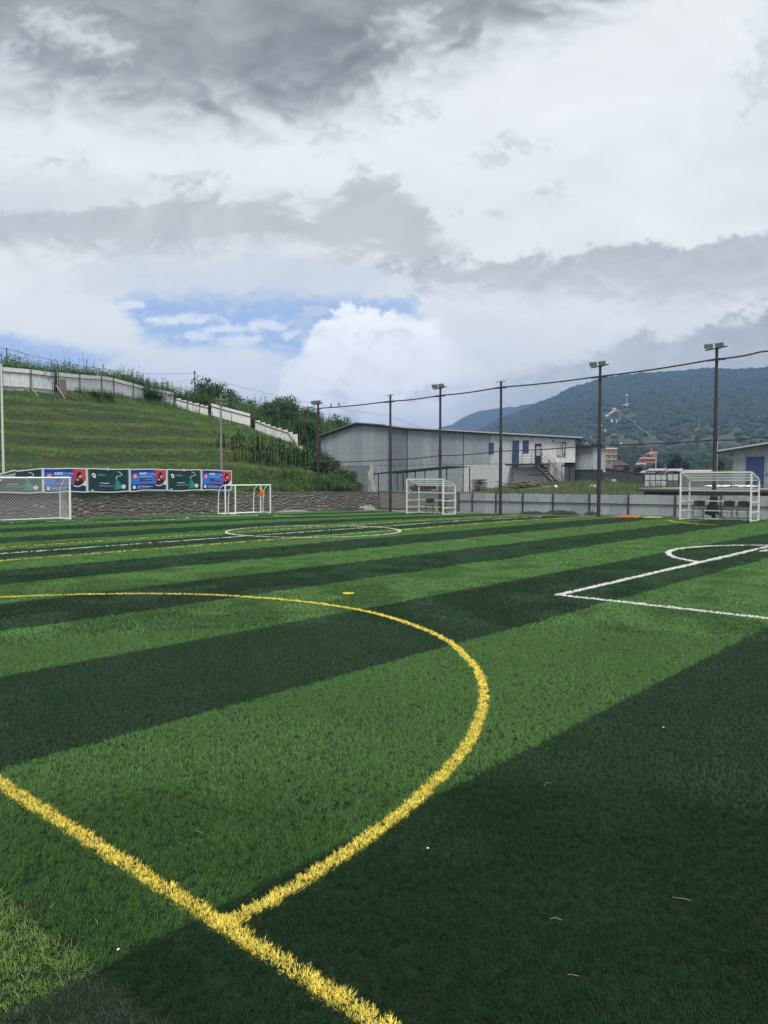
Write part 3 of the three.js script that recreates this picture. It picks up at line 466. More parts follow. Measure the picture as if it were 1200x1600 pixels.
// long grey shed with a white upper storey at its near end
{
  const U = 60, V0 = 62.4, b = thing('warehouse', 'long grey corrugated warehouse with blue shutters and white upper storey', 'building', [U, 0, V0], RIGHT), r = rng(12);
  const roofAt = ridge([[0, 6.5], [5.8, 7.68], [10.0, 7.24], [12.7, 6.86], [23.9, 5.86], [31.4, 5.22], [32.3, 5.14]]);   // by distance from the left corner
  const flat = x => { const pts = [[0, 6.5], [5.8, 7.68], [10.0, 7.24], [12.7, 6.86], [23.9, 5.86], [31.4, 5.22], [32.4, 5.14]]; for (let i = 1; i < pts.length; i++) if (x <= pts[i][0]) return lerp(pts[i - 1][1], pts[i][1], (x - pts[i - 1][0]) / (pts[i][0] - pts[i - 1][0])); return 5.14; };
  const grey = [[0.35, 0.405, 0.44], [0.315, 0.37, 0.405], [0.385, 0.435, 0.465], [0.34, 0.39, 0.42]].map(c => sheet(c)), blueGrey = [[0.20, 0.245, 0.275], [0.225, 0.265, 0.29]].map(c => sheet(c)), pale = [[0.62, 0.66, 0.68], [0.68, 0.72, 0.74]].map(c => sheet(c, 0.6, 0.1)), white = [[0.84, 0.86, 0.86], [0.87, 0.89, 0.89]].map(c => sheet(c, 0.65, 0.05));
  const pick = l => l[Math.floor(r() * l.length)], END = 31.4;
  // panel edges fall on the changes of tone that the wall shows
  const cuts = [0]; for (const e of [10.0, 12.7, 19.7, 24.8, 25.3, END]) { const s = cuts[cuts.length - 1], n = Math.max(1, Math.round((e - s) / 0.95)); for (let k = 1; k <= n; k++) cuts.push(lerp(s, e, k / n)); }
  for (let i = 1; i < cuts.length; i++) {
    const x0 = cuts[i - 1], x1 = cuts[i], m = (x0 + x1) / 2, w = x1 - x0 - 0.008, split = 3.05;
    const up = m < 10 ? grey : m < 12.7 ? blueGrey : m < 22.4 ? grey : m < 25.4 ? pale : white, lo = m < 8.2 ? blueGrey : m < 10 ? grey : m < 12.7 ? blueGrey : m < 19.7 ? grey : m < 24.5 ? pale : m < 25.4 ? grey : pale;
    mesh('panel', corrugated(w, split + 0.02, flat(x0) - 0.02, flat(x1) - 0.02, 0.19, 0.022).translate(x0, 0, 0.02), pick(up), b);
    if (m < 30.3) mesh('panel', corrugated(w, -0.2, split, split, 0.19, 0.022).translate(x0, 0, 0), pick(lo), b);
  }
  // walls behind, so that the shed is a body: ends and back
  const D = 15;
  const K = 0.56;                                                      // the plan is a parallelogram: the ends run back at a slant
  mesh('end_wall', grid(1, 1, (a, c) => [lerp(-D * K, 0, a), c ? 6.45 : -0.3, lerp(-D, 0, a)]), grey[0], b); mesh('end_wall', grid(1, 1, (a, c) => [lerp(END, END - D * K, a), c ? 5.15 : -0.3, lerp(-0.02, -D, a)]), sheet([0.60, 0.61, 0.60], 0.65, 0.05), b);
  mesh('back_wall', grid(1, 1, (a, c) => [lerp(-D * K, END - D * K, a), c ? 5.1 : -0.3, -D]), grey[0], b);
  const roofPts = [-0.35, 5.8, 10.0, 12.7, 23.9, 32.3];
  for (let i = 1; i < roofPts.length; i++) { const x0 = roofPts[i - 1], x1 = roofPts[i], y0 = i === 1 ? 6.42 : flat(x0), y1 = flat(x1); mesh('roof_sheet', [grid(1, 1, (a, c) => [lerp(x0, x1, a) - c * D * K, lerp(y0, y1, a) + 0.07, c ? -D - 0.3 : 0.42]), grid(1, 1, (a, c) => [lerp(x0, x1, a) - c * D * K, lerp(y0, y1, a) + 0.0, c ? -D - 0.3 : 0.42]), grid(1, 1, (a, c) => [lerp(x0, x1, a), lerp(y0, y1, a) - 0.05 + 0.12 * c, 0.421])], sheet(i < 3 ? [0.20, 0.22, 0.235] : [0.60, 0.62, 0.62], 0.5, 0.2), b); mesh('eave_beam', beam([x0, y0 - 0.09, 0.3], [x1, y1 - 0.09, 0.3], 0.08, 0.10), mSteelDark, b); }
  mesh('roof_edge', beam([32.32, 5.16, 0.42], [32.32 - D * K, 5.16, -D - 0.3], 0.05, 0.09), mSteelDark, b);
  mesh('downpipe', bar([END + 0.12, 5.0, 0.1], [END + 0.45, 5.05, 0.1], 0.05), mSteelDark, b);
  mesh('corner_trim', [box(0.05, 4.9, 0.03, 12.7, 4.2, 0.055), box(0.04, 6.6, 0.03, 19.7, 2.95, 0.055)], mSteelDark, b);
  const blue = mat([0.050, 0.090, 0.22], 0.55, { map: streak });
  const shutter = (x0, x1, y0, y1) => { const s = mesh('shutter', box(x1 - x0, y1 - y0, 0.05, (x0 + x1) / 2, (y0 + y1) / 2, 0.075), blue, b); mesh('shutter_frame', [box(0.05, y1 - y0 + 0.08, 0.06, x0, (y0 + y1) / 2, 0.08), box(0.05, y1 - y0 + 0.08, 0.06, x1, (y0 + y1) / 2, 0.08), box(x1 - x0, 0.05, 0.06, (x0 + x1) / 2, y1 + 0.015, 0.08)], mat([0.03, 0.06, 0.20], 0.5), s); return s; };
  shutter(22.64, 23.12, 4.06, 4.99); shutter(26.28, 26.82, 4.03, 5.08);
  { const d = mesh('door', box(0.68, 2.13, 0.06, 25.52, 4.085, 0.085), blue, b); mesh('handle', box(0.04, 0.16, 0.05, 25.78, 4.0, 0.14), mSteelDark, d); d.userData.label = 'tall blue door at the head of the steel stairs'; }
  const dk = mat([0.03, 0.033, 0.038], 0.5), glass = new THREE.MeshPhysicalMaterial({ color: LIN(0.55, 0.6, 0.62), roughness: 0.08, transmission: 0.5, thickness: 0 });
  { const d = mesh('door', [box(0.62, 0.2, 0.06, 27.82, 4.68, 0.085), box(0.62, 0.66, 0.06, 27.82, 3.39, 0.085), box(0.13, 1.0, 0.06, 27.575, 4.16, 0.085), box(0.05, 1.0, 0.06, 28.11, 4.16, 0.085)], dk, b); mesh('pane', box(0.5, 0.98, 0.02, 27.86, 4.15, 0.08), mat([0.42, 0.45, 0.46], 0.15), d); d.userData.label = 'dark framed half glazed door'; }
  { const w = mesh('window', [box(0.05, 1.16, 0.05, 29.7, 4.28, 0.085), box(0.05, 1.16, 0.05, 30.52, 4.28, 0.085), box(0.85, 0.05, 0.05, 30.11, 4.86, 0.085), box(0.85, 0.05, 0.05, 30.11, 3.70, 0.085), box(0.05, 1.1, 0.05, 30.0, 4.28, 0.085)], mat([0.36, 0.37, 0.37], 0.6), b); mesh('pane', box(0.27, 1.06, 0.02, 29.86, 4.28, 0.075), mat([0.50, 0.53, 0.55], 0.12), w); const s = mesh('sash', [box(0.06, 1.0, 0.05, 30.22, 4.28, 0.10), box(0.06, 1.0, 0.05, 30.46, 4.28, 0.10), box(0.3, 0.1, 0.05, 30.34, 4.8, 0.10), box(0.3, 0.06, 0.05, 30.34, 3.8, 0.10)], dk, w); mesh('pane', box(0.2, 0.95, 0.02, 30.34, 4.28, 0.09), mat([0.48, 0.51, 0.53], 0.12), w); }
  mesh('wall_light', [box(0.12, 0.16, 0.12, 29.3, 4.98, 0.1)], mat([0.25, 0.25, 0.24]), b);
  mesh('gate_leaf', [corrugated(0.46, -0.1, 2.8, 2.8, 0.15, 0.02).translate(30.4, 0, 0.0), corrugated(0.5, -0.1, 2.8, 2.8, 0.15, 0.02).translate(30.88, 0, 0.0)], sheet([0.10, 0.105, 0.11], 0.6, 0.2), b).userData.label = 'dark grey corrugated double gate below the white storey';
  mesh('lintel', [box(1.3, 0.07, 0.06, 30.75, 2.87, 0.06), box(0.04, 2.8, 0.05, 30.87, 1.4, 0.05), box(0.9, 0.05, 0.04, 30.87, 1.45, 0.05)], dk, b);
  mesh('shed_rail', box(1.9, 0.06, 0.05, 27.9, 2.02, 0.06), dk, b);
}
// steel stairs and landing against it
{
  const st = thing('steel_staircase', 'dark steel landing and outside stairs on the white storey', 'staircase', [59.9, 0, 37.3], RIGHT), w = 1.1;
  mesh('landing', [box(3.9, 0.13, w, 1.95, 2.93, w / 2)], mSteelDark, st);
  const top = [3.1, 2.86], bot = [5.55, 0.62], n = 11;
  for (const z of [0.12, w]) mesh('stringer', beam([top[0], top[1], z], [bot[0], bot[1], z], 0.05, 0.24), mSteelDark, st);
  for (let k = 0; k < n; k++) { const t = (k + 0.6) / n; mesh('tread', box(0.27, 0.035, w - 0.16, lerp(top[0], bot[0], t) + 0.02, lerp(top[1], bot[1], t) + 0.10, 0.12 + w / 2 - 0.06), mat([0.42, 0.43, 0.43], 0.6), st); }
  for (const x of [0.75, 1.75, 2.7, 3.75]) mesh('rail_post', bar([x, 2.99, w], [x, 3.98, w], 0.024, 6), mSteelDark, st);
  for (const y of [3.2, 3.42, 3.66, 3.95]) mesh('rail', bar([0.6, y, w], [3.75, y, w], 0.018, 6), mSteelDark, st);
  for (const z of [0.12, w]) {
    for (const o of [0.4, 0.68, 1.0]) mesh('rail', bar([3.75, 2.9 + o - 0.05, z], [5.95, 0.8 + o, z], 0.018, 6), mRust, st);
    for (const t of [0.35, 0.68, 1]) mesh('rail_post', bar([lerp(3.75, 5.8, t), lerp(2.6, 0.75, t), z], [lerp(3.75, 5.8, t), lerp(2.9, 0.86, t) + 1, z], 0.024, 6), mRust, st);
  }
}
// things beside and behind the warehouse
{
  const c = thing('site_cabin', 'pale blue sheet metal cabin beside the white storey', 'cabin', [64, 0, 33.6], RIGHT), m = sheet([0.50, 0.56, 0.59], 0.6, 0.1);
  for (let k = 0; k < 4; k++) mesh('panel', corrugated(0.5, 2.3, 4.62, 4.6, 0.16, 0.015).translate(0.3 + k * 0.51, 0, 0), m, c);
  mesh('body', [box(2.0, 2.3, 2.4, 1.3, 3.45, -1.25)], m, c); mesh('roof', box(2.5, 0.07, 3.0, 1.3, 4.66, -1.1, 0, 0, -0.03), mSteelDark, c); mesh('leg', [box(0.12, 2.1, 0.12, 2.25, 1.3, -0.1), box(0.12, 2.1, 0.12, 0.4, 1.3, -0.1)], mSteelDark, c);
  const p = thing('steel_screen', 'dark green blue sheet screen under the pale cabin', 'screen', [63.2, 0, 32.6], RIGHT); for (let k = 0; k < 4; k++) mesh('panel', corrugated(0.63, 1.42, 2.45, 2.45, 0.16, 0.015).translate(k * 0.64, 0, 0), sheet([0.055, 0.085, 0.105], 0.6, 0.1), p); mesh('frame', [box(2.6, 0.06, 0.06, 1.28, 2.47, 0.02), box(2.6, 0.06, 0.06, 1.28, 1.4, 0.02), box(0.06, 2.4, 0.06, 0, 1.3, 0), box(0.06, 2.4, 0.06, 2.56, 1.3, 0)], mSteelDark, p);
  const wl = thing('boundary_wall', 'dark grey plastered boundary wall stepping down behind the yard', 'wall', [75, 0, 38], RIGHT), mw = mat([0.135, 0.145, 0.16], 0.95, { map: earthMap });
  mesh('wall_panel', [grid(12, 1, (a, q) => [a * 7.2, q ? lerp(3.15, 2.1, a) : -0.2, 0]), grid(12, 1, (a, q) => [a * 7.2, lerp(3.15, 2.1, a), q ? -0.25 : 0])], mw, wl);
  for (const x of [0.9, 2.3, 3.7, 5.2, 7.1]) mesh('pilaster', box(0.12, lerp(3.2, 2.2, x / 7.2) + 0.2, 0.12, x, lerp(3.2, 2.2, x / 7.2) / 2, 0.06), mat([0.06, 0.065, 0.075], 0.9), wl);
  mesh('top_rail', beam([0, 3.2, 0.05], [7.2, 2.15, 0.05], 0.05, 0.05), mat([0.05, 0.05, 0.055]), wl);
  const g = thing('panel_gate', 'white panelled gate in a black steel grid', 'gate', [58, 0, 24.05], RIGHT), mp = mat([0.60, 0.61, 0.60], 0.6, { map: streak });
  for (let i = 0; i < 4; i++) for (let j = 0; j < 3; j++) mesh('panel', box(0.38, 0.43, 0.03, 0.22 + i * 0.43, 0.84 + j * 0.475, 0), mp, g);
  for (let i = 0; i < 2; i++) mesh('panel', box(0.36, 0.5, 0.03, 2.0 + i * 0.42, 1.8, 0), mp, g);
  mesh('grid', [...[0, 1, 2, 3, 4].map(i => box(0.045, 1.8, 0.05, 0.005 + i * 0.43, 1.18, 0)), ...[0, 1, 2, 3].map(j => box(1.75, 0.045, 0.05, 0.87, 0.60 + j * 0.475, 0)), ...[0, 1].map(i => box(0.045, 1.8, 0.05, 2.21 + i * 0.41, 1.18, 0)), box(0.9, 0.045, 0.05, 2.2, 2.06, 0), box(0.9, 0.045, 0.05, 2.2, 1.53, 0)], mSteelDark, g);
  mesh('lower_sheet', corrugated(0.85, 0.3, 1.48, 1.48, 0.14, 0.015).translate(1.78, 0, 0), sheet([0.16, 0.175, 0.19]), g); mesh('brace', beam([-0.55, 0.5, 0.05], [0, 2.0, 0.05], 0.05), mSteelDark, g);
  const w2 = thing('boundary_wall', 'slate grey sheet wall to the side of the white panelled gate', 'wall', [58.4, 0, 21.4], RIGHT); for (let k = 0; k < 9; k++) mesh('panel', corrugated(0.98, 0.2, 1.95, 1.95, 0.16, 0.015).translate(k, 0, 0), sheet([0.19, 0.205, 0.22]), w2); mesh('post', [0, 3, 6, 9].map(x => box(0.07, 2.2, 0.07, x, 1.0, -0.06)), mSteelDark, w2);
  const tp = thing('tarpaulin_roof', 'long sagging black tarpaulin roof with a turned up white edge', 'roof', [62, 0, 24.4], RIGHT); mesh('tarpaulin', [0, -0.08].map(o => grid(30, 4, (a, q) => [a * 6.9, 2.35 + o + 0.18 * Math.sin(a * 9) * 0.25 - 0.25 * Math.sin(a * Math.PI) + 0.28 * sst(0.86, 1, a), -q * 3.2 + 0.0])), mat([0.022, 0.028, 0.030], 0.7, { side: THREE.DoubleSide }), tp); mesh('edge', tube([[5.3, 2.2, 0.03], [6.0, 2.24, 0.03], [6.5, 2.36, 0.03], [6.9, 2.55, 0.03]], 0.045, 12, 6), mat([0.62, 0.63, 0.62]), tp); mesh('post', [0.1, 2.3, 4.6, 6.8].map(x => box(0.08, 2.0, 0.08, x, 1.15, -0.2)), mSteelDark, tp);
  const lp = thing('low_roof', 'low flat grey roof slab with a black edge behind the fence', 'roof', [40, 0, 16.9], RIGHT); mesh('slab', box(19, 0.06, 5.5, 9.5, 1.14, -2.75), mat([0.42, 0.42, 0.40], 0.9, { map: earthMap }), lp); mesh('edge', box(19, 0.12, 0.1, 9.5, 1.05, 0.06), mat([0.035, 0.038, 0.042], 0.6), lp); mesh('wall', box(18.6, 1.0, 0.15, 9.5, 0.5, -0.3), mat([0.10, 0.11, 0.115], 0.9), lp);
  const tb = thing('plastic_sheet', 'crumpled white plastic sheeting lying on the low roof slab', 'sheeting', [42.5, 1.17, 14.4], RIGHT); mesh('fold', [grid(24, 8, (a, q) => [a * 2.7, 0.08 + 0.16 * Math.abs(fbm(a * 7, q * 3 + 4, 3)) + 0.05 * q, -q * 1.2])], mat([0.72, 0.74, 0.75], 0.5, { side: THREE.DoubleSide }), tb);
}
// shed on the right with a blue door
{
  const s = thing('grey_shed', 'grey corrugated shed with a wide blue door beside the floodlight pole', 'building', [46, 0, 13.93], RIGHT), r = rng(66), tones = [[0.33, 0.355, 0.36], [0.30, 0.325, 0.335], [0.36, 0.385, 0.39]].map(c => sheet(c));
  const top = x => 3.36 + x * 0.142;
  for (let k = 0; k < 9; k++) { const x0 = k * 0.88, lo = k === 1 || k === 0 ? 0.1 : 0.1; mesh('panel', corrugated(0.872, lo, top(x0) - 0.05, top(x0 + 0.88) - 0.05, 0.16, 0.018).translate(x0, 0, 0), tones[Math.floor(r() * 3)], s); }
  mesh('side_wall', [grid(1, 1, (a, c) => [0, c ? top(0) - 0.05 : 0, lerp(-9, 0, a)]), grid(1, 1, (a, c) => [7.9, c ? top(7.9) - 0.05 : 0, lerp(0, -9, a)])], tones[0], s);
  mesh('roof', [grid(1, 1, (a, c) => [lerp(-0.8, 8.4, a), top(lerp(-0.8, 8.4, a)) + 0.05, c ? -9.4 : 0.5]), grid(1, 1, (a, c) => [lerp(-0.8, 8.4, a), top(lerp(-0.8, 8.4, a)) - 0.02, c ? -9.4 : 0.5]), grid(1, 1, (a, c) => [lerp(-0.8, 8.4, a), top(lerp(-0.8, 8.4, a)) - 0.02 + 0.07 * c, 0.5])], sheet([0.62, 0.64, 0.65], 0.45, 0.2), s);
  mesh('eave_beam', beam([-0.75, top(-0.75) - 0.10, 0.42], [8.3, top(8.3) - 0.1, 0.42], 0.08, 0.1), mSteelDark, s);
  const d = mesh('door', box(0.86, 2.3, 0.05, 1.23, 1.7, 0.06), mat([0.022, 0.060, 0.16], 0.55, { map: streak }), s); mesh('frame', [box(0.05, 2.35, 0.06, 0.79, 1.72, 0.065), box(0.05, 2.35, 0.06, 1.67, 1.72, 0.065), box(0.95, 0.05, 0.06, 1.23, 2.88, 0.065)], mat([0.02, 0.05, 0.15]), d);
  mesh('wall_rail', box(3, 0.05, 0.05, 3.3, 1.95, 0.05), mSteelDark, s);
}
// lean-to with a sloping roof, its low concrete wall and what stands in it
{
  const l = thing('lean_to', 'open lean-to with a thin blue grey sloping roof on steel posts', 'lean-to', [46, 0, 41.4], RIGHT);
  const y = x => lerp(2.12, 2.62, x / 7.35);
  for (let k = 0; k < 8; k++) { const x0 = -0.1 + k * 0.94; mesh('roof_sheet', grid(6, 1, (a, b, i) => [x0 + a * 0.935, y(x0 + a * 0.935) + (i % 2) * 0.015, b ? -3.2 : 0.25]), sheet([0.26, 0.31, 0.37], 0.5, 0.1), l); }
  mesh('front_beam', beam([-0.1, y(-0.1) - 0.06, 0.2], [7.45, y(7.45) - 0.06, 0.2], 0.07, 0.09), mSteelDark, l);
  for (const x of [0.35, 2.33, 3.32, 4.16, 5.1, 7.18]) mesh('post', box(0.06, y(x) - 0.25, 0.06, x, (y(x) + 0.1) / 2, 0.1), mSteelDark, l);
  for (const x of [0.35, 7.1]) mesh('post', box(0.07, y(x) - 0.25, 0.07, x, (y(x) + 0.1) / 2, -3.0), mSteelDark, l);
  const c = thing('concrete_wall', 'low bare concrete wall meeting the end of the stone wall', 'wall', [37.5, 0, 33.3], RIGHT); mesh('wall', box(7.6, 1.45, 0.22, 3.8, 0.12, 0), mCement, c); mesh('coping', box(7.7, 0.05, 0.28, 3.8, 0.865, 0), mat([0.40, 0.39, 0.365], 0.9, { map: earthMap }), c);
  const bp = thing('steel_pipes', 'rusty steel pipes lying along the foot of the concrete wall', 'pipes', [36.2, 0, 31.8], RIGHT); for (let k = 0; k < 3; k++) mesh('pipe', bar([-0.5 + k * 0.3, 0.0 + 0.0 * k, 0.1 - k * 0.16], [6.2 + k * 0.4, 0.02, -0.05 - k * 0.16], 0.06, 8), mRust, bp); bp.position.y = yardH(36.2, 29) + 0.06;
  const bk = thing('timber_stack', 'brown timber offcuts stored under the lean-to', 'timber', [47.2, 0.62, 38.6], RIGHT), r = rng(5); for (let k = 0; k < 14; k++) mesh('plank', box(rr(1.6, 2.6, r), 0.07, 0.18, 1.2 + rr(-0.3, 0.3, r), 0.04 + Math.floor(k / 2) * 0.075, (k % 2) * 0.3, 0, rr(-0.1, 0.1, r), 0), mat([rr(0.16, 0.24, r), rr(0.12, 0.16, r), 0.09], 0.9), bk);
  const sh = thing('sheet_offcuts', 'pale corrugated offcuts leaning inside the lean-to end', 'sheets', [45.2, 0.3, 41.6], RIGHT); for (const [x, w, h, t] of [[0.0, 0.45, 2.5, -0.1], [0.35, 0.5, 2.0, 0.16], [0.75, 0.4, 1.5, 0.3]]) mesh('sheet', corrugated(w, 0, h, h, 0.12, 0.015).rotateZ(t).translate(x, 0, x * 0.2), sheet([0.55, 0.57, 0.57]), sh);
}

// ------------------------------------------------------------------ poles, net rails and net along the far side
const POLES = [[34.14, 6.24, 6.0, 2.70, true, 'dark pole with twin floodlights standing before the stone wall and maize'], [28.26, 6.36, 6.04, 2.76, false, 'dark pole with a plain top bar standing before the low concrete wall'], [24.74, 6.48, 6.11, 2.91, true, 'dark pole with twin floodlights rising behind the smaller dugout'], [20.94, 6.50, 6.25, 3.06, false, 'dark pole with a plain top bar before the blue shuttered warehouse'], [15.66, 6.76, 6.32, 3.22, true, 'dark pole with twin floodlights beside the orange and yellow bibs'], [10.57, 6.99, 6.58, 3.28, true, 'dark pole with twin floodlights and black cloth tied round its foot']];
{
  const U = 32.6, mPole = mat([0.048, 0.043, 0.050], 0.6, { metalness: 0.25, map: streak }), mLamp = mat([0.25, 0.27, 0.29], 0.6, { metalness: 0.1 }), mFace = mat([0.36, 0.39, 0.41], 0.35);
  POLES.forEach(([v, top, cab, mid, lit, label], i) => {
    const y0 = drop(U, v), p = thing('floodlight_pole', label, 'pole', [U, y0, v], RIGHT, 'poles carrying the ball stop net'), h = top - y0, r0 = 0.085;
    mesh('shaft', [bar([0, -0.3, 0], [0, h * 0.5, 0], r0, 10, r0 * 0.95), bar([0, h * 0.5, 0], [0, h, 0], r0 * 0.85, 10, r0 * 0.7)], mPole, p);
    mesh('collar', [bar([0, h * 0.5 - 0.04, 0], [0, h * 0.5 + 0.04, 0], r0 * 1.12, 10)], mPole, p); mesh('base_plate', box(0.3, 0.03, 0.3, 0, 0.02, 0), mPole, p);
    mesh('crossarm', beam([-0.38, cab - y0 - 0.05, 0.09], [0.38, cab - y0 - 0.05, 0.09], 0.05, 0.06), mPole, p);
    if (lit) {
      mesh('lamp_bar', beam([-0.45, h - 0.02, 0.02], [0.42, h + 0.06, 0.02], 0.045, 0.045), mPole, p);
      for (const [x, tw] of [[-0.30, 0.18], [0.13, 0.12]]) { const l = mesh('floodlight', new RoundedBoxGeometry(0.33, 0.23, 0.07, 2, 0.02).rotateX(0.55).rotateY(tw * 2).rotateZ(0.07).translate(x, h + 0.14, 0.10), mLamp, p); mesh('lens', box(0.28, 0.18, 0.012).rotateX(0.55).rotateY(tw * 2).rotateZ(0.07).translate(x + 0.02, h + 0.118, 0.137), mFace, l); mesh('bracket', [box(0.03, 0.16, 0.03, x, h + 0.05, 0.03)], mPole, l); }
    } else { mesh('top_bar', beam([-0.27, h + 0.02, 0], [0.27, h + 0.03, 0], 0.03, 0.03), mPole, p); mesh('spike', bar([0, h, 0], [0.01, h + 0.12, 0], 0.012, 6), mPole, p); }
  });
  const ext = [...POLES.map(p => [p[0], p[2], p[3]]), [8.9, 6.68, 3.32], [5.4, 6.9, 3.42]];
  for (const [k, name, label, rad] of [[1, 'net_rail', 'dark red pipe rail joining the pole tops', 0.034], [2, 'net_rail', 'dark cable joining the poles at half height', 0.026]]) {
    const t = thing(name, label, 'rail', [U + 0.02, 0, ext[0][0]], RIGHT);
    for (let i = 1; i < ext.length; i++) { const a = ext[i - 1], b = ext[i], sag = 0.05; mesh('length', tube([0, 0.25, 0.5, 0.75, 1].map(q => [ext[0][0] - lerp(a[0], b[0], q), lerp(a[k], b[k], q) - sag * 4 * q * (1 - q), 0.07]), rad, 10, 7), mPole, t); }
  }
  // the net itself: knotted diagonal cords
  const M = 0.13, V0 = 34.1, V1 = 5.4, W = V0 - V1, cords = [], top = x => { const v = V0 - x; for (let i = 1; i < ext.length; i++) if (v >= ext[i][0]) return lerp(ext[i - 1][1], ext[i][1], (ext[i - 1][0] - v) / (ext[i - 1][0] - ext[i][0])); return 6.9; };
  for (const s of [1, -1]) for (let c = -7; c < W + 7; c += M * Math.SQRT2) {
    let x0 = c, x1 = c + s * 7.0, y0 = 0.02, y1 = 7.0; const pts = [];
    let lo = 0, hi = 1; const at = t => [x0 + (x1 - x0) * t, y0 + (y1 - y0) * t];
    const inside = t => { const [x, y] = at(t); return x >= 0 && x <= W && y <= top(clamp(x, 0, W)) - 0.03 && y > drop(U, V0 - x) + 0.02; };
    let first = -1, last = -1; for (let q = 0; q <= 70; q++) if (inside(q / 70)) { if (first < 0) first = q; last = q; }
    if (first < 0 || last - first < 1) continue;
    cords.push(beam([...at(first / 70), 0.0], [...at(last / 70), 0.0], 0.0021));
  }
  const n = thing('ball_stop_net', 'dark knotted net hung between the poles', 'net', [U + 0.10, 0, V0], RIGHT); mesh('cords', cords, mat([0.020, 0.030, 0.027], 0.9), n).userData.kind = 'stuff';
  // two small birds on the rail
  for (const [v, y] of [[32.95, 6.02], [32.3, 6.03]]) { const b = thing('bird', 'small dark bird perched on the red pipe rail', 'bird', [U - 0.05, y, v], RIGHT, 'birds on the rail'); mesh('body', [new THREE.SphereGeometry(0.055, 10, 8).scale(0.9, 1.35, 0.9).rotateZ(0.35).translate(0, 0.085, 0), new THREE.SphereGeometry(0.034, 8, 6).translate(-0.035, 0.18, 0), new THREE.ConeGeometry(0.01, 0.035, 6).rotateZ(1.6).translate(-0.078, 0.178, 0), box(0.025, 0.12, 0.02, 0.05, -0.01, 0, 0, 0, 0.5)], mat([0.02, 0.02, 0.022], 0.8), b); mesh('foot', [bar([-0.01, 0.0, 0.012], [-0.01, 0.04, 0.012], 0.005, 5)], mat([0.05, 0.04, 0.03]), b); mesh('foot', [bar([-0.01, 0.0, -0.012], [-0.01, 0.04, -0.012], 0.005, 5)], mat([0.05, 0.04, 0.03]), b); }
  // black cloth tied round the last pole
  const cl = thing('black_cloth', 'black tarpaulin hanging bunched round the floodlight pole foot in the dugout', 'tarpaulin', [U - 0.0, drop(U, 10.57), 10.57], RIGHT), r = rng(4);
  mesh('drape', grid(28, 12, (a, b) => { const t = a * 6.2832, y = lerp(0.22, 1.08, b), w = lerp(0.22, 0.10, Math.pow(b, 0.8)) * (1 + 0.25 * Math.sin(t * 5 + b * 3) * (1 - b * 0.6)) + (b > 0.45 && b < 0.6 ? -0.03 : 0); return [Math.cos(t) * w * 1.15 - (1 - b) * 0.06, y + 0.05 * Math.sin(t * 3) * (1 - b), Math.sin(t) * w]; }), mat([0.009, 0.010, 0.012], 0.8, { side: THREE.DoubleSide }), cl);
  mesh('tie', new THREE.TorusGeometry(0.115, 0.015, 6, 16).rotateX(Math.PI / 2).translate(0, 0.98, 0), mat([0.2, 0.2, 0.19]), cl);
}

// ------------------------------------------------------------------ dugouts with folding chairs
const mPlastic = new THREE.MeshPhysicalMaterial({ color: LIN(0.96, 0.98, 0.98), roughness: 0.06, transmission: 0.98, thickness: 0, side: THREE.DoubleSide }), mRoofPlastic = new THREE.MeshPhysicalMaterial({ color: LIN(0.72, 0.74, 0.73), roughness: 0.15, transmission: 0.93, thickness: 0, side: THREE.DoubleSide });
function dugout(label, [u, v], W, D, hf, hb) {                      // local x along the front, z = 0 at the front, back at -D
  const d = thing('dugout', label, 'dugout', [u, drop(u, v), v], RIGHT), s = 0.055, tubeM = mat([0.66, 0.68, 0.66], 0.45);
  for (const [x, z, h] of [[0, 0, hf], [W, 0, hf], [0, -D, hb], [W, -D, hb]]) mesh('post', box(s, h, s, x, h / 2, z), tubeM, d);
  mesh('front_beam', box(W, s, s, W / 2, hf, 0), tubeM, d); mesh('rear_beam', box(W, s, s, W / 2, hb, -D), tubeM, d);
  for (const x of [0, W]) mesh('rafter', beam([x, hf, 0], [x, hb, -D], s * 0.8, s * 0.8), tubeM, d);
  for (const t of [0.28, 0.58]) mesh('purlin', box(W, 0.035, 0.035, W / 2, lerp(hf, hb, t) - 0.02, -D * t), tubeM, d);
  const rails = [0.02, 0.3, 0.63, 0.985].map(q => q * hb / 1.64 * 1.21);
  rails.forEach((y, i) => { mesh('rear_rail', box(W, 0.045, 0.045, W / 2, y + 0.02, -D), tubeM, d); for (const x of [0, W]) mesh('side_rail', box(0.045, 0.045, D, x, y + 0.02, -D / 2), tubeM, d); });
  const ys = [...rails, hb];
  for (let i = 1; i < ys.length; i++) { mesh('clear_panel', grid(1, 1, (a, b) => [lerp(0.03, W - 0.03, a), lerp(ys[i - 1] + 0.05, ys[i] - 0.01, b), -D]), mPlastic, d); for (const x of [0, W]) mesh('clear_panel', grid(1, 1, (a, b) => [x, lerp(ys[i - 1] + 0.05, ys[i] - 0.01, b), lerp(-D + 0.03, -0.03, a)]), mPlastic, d); }
  const rg = box(W + 0.12, 0.008, Math.hypot(D, hf - hb) + 0.1, 0, 0, 0); rg.rotateX(Math.atan2(hb - hf, -D) + Math.PI).translate(W / 2, (hf + hb) / 2 + 0.04, -D / 2); 
  mesh('roof_panel', grid(12, 4, (a, b) => [lerp(-0.05, W + 0.05, a), lerp(hf, hb, b) + 0.045, lerp(0.05, -D - 0.05, b)]), mRoofPlastic, d);
  mesh('brace', bar([W * 0.62, 0.03, -D + 0.05], [W * 0.48, 0.3, -D + 0.05], 0.018, 6), tubeM, d);
  return d;
}
dugout('larger white framed dugout with clear panels and three folding chairs', [31.35, 11.49], 2.70, 1.02, 1.94, 1.63);
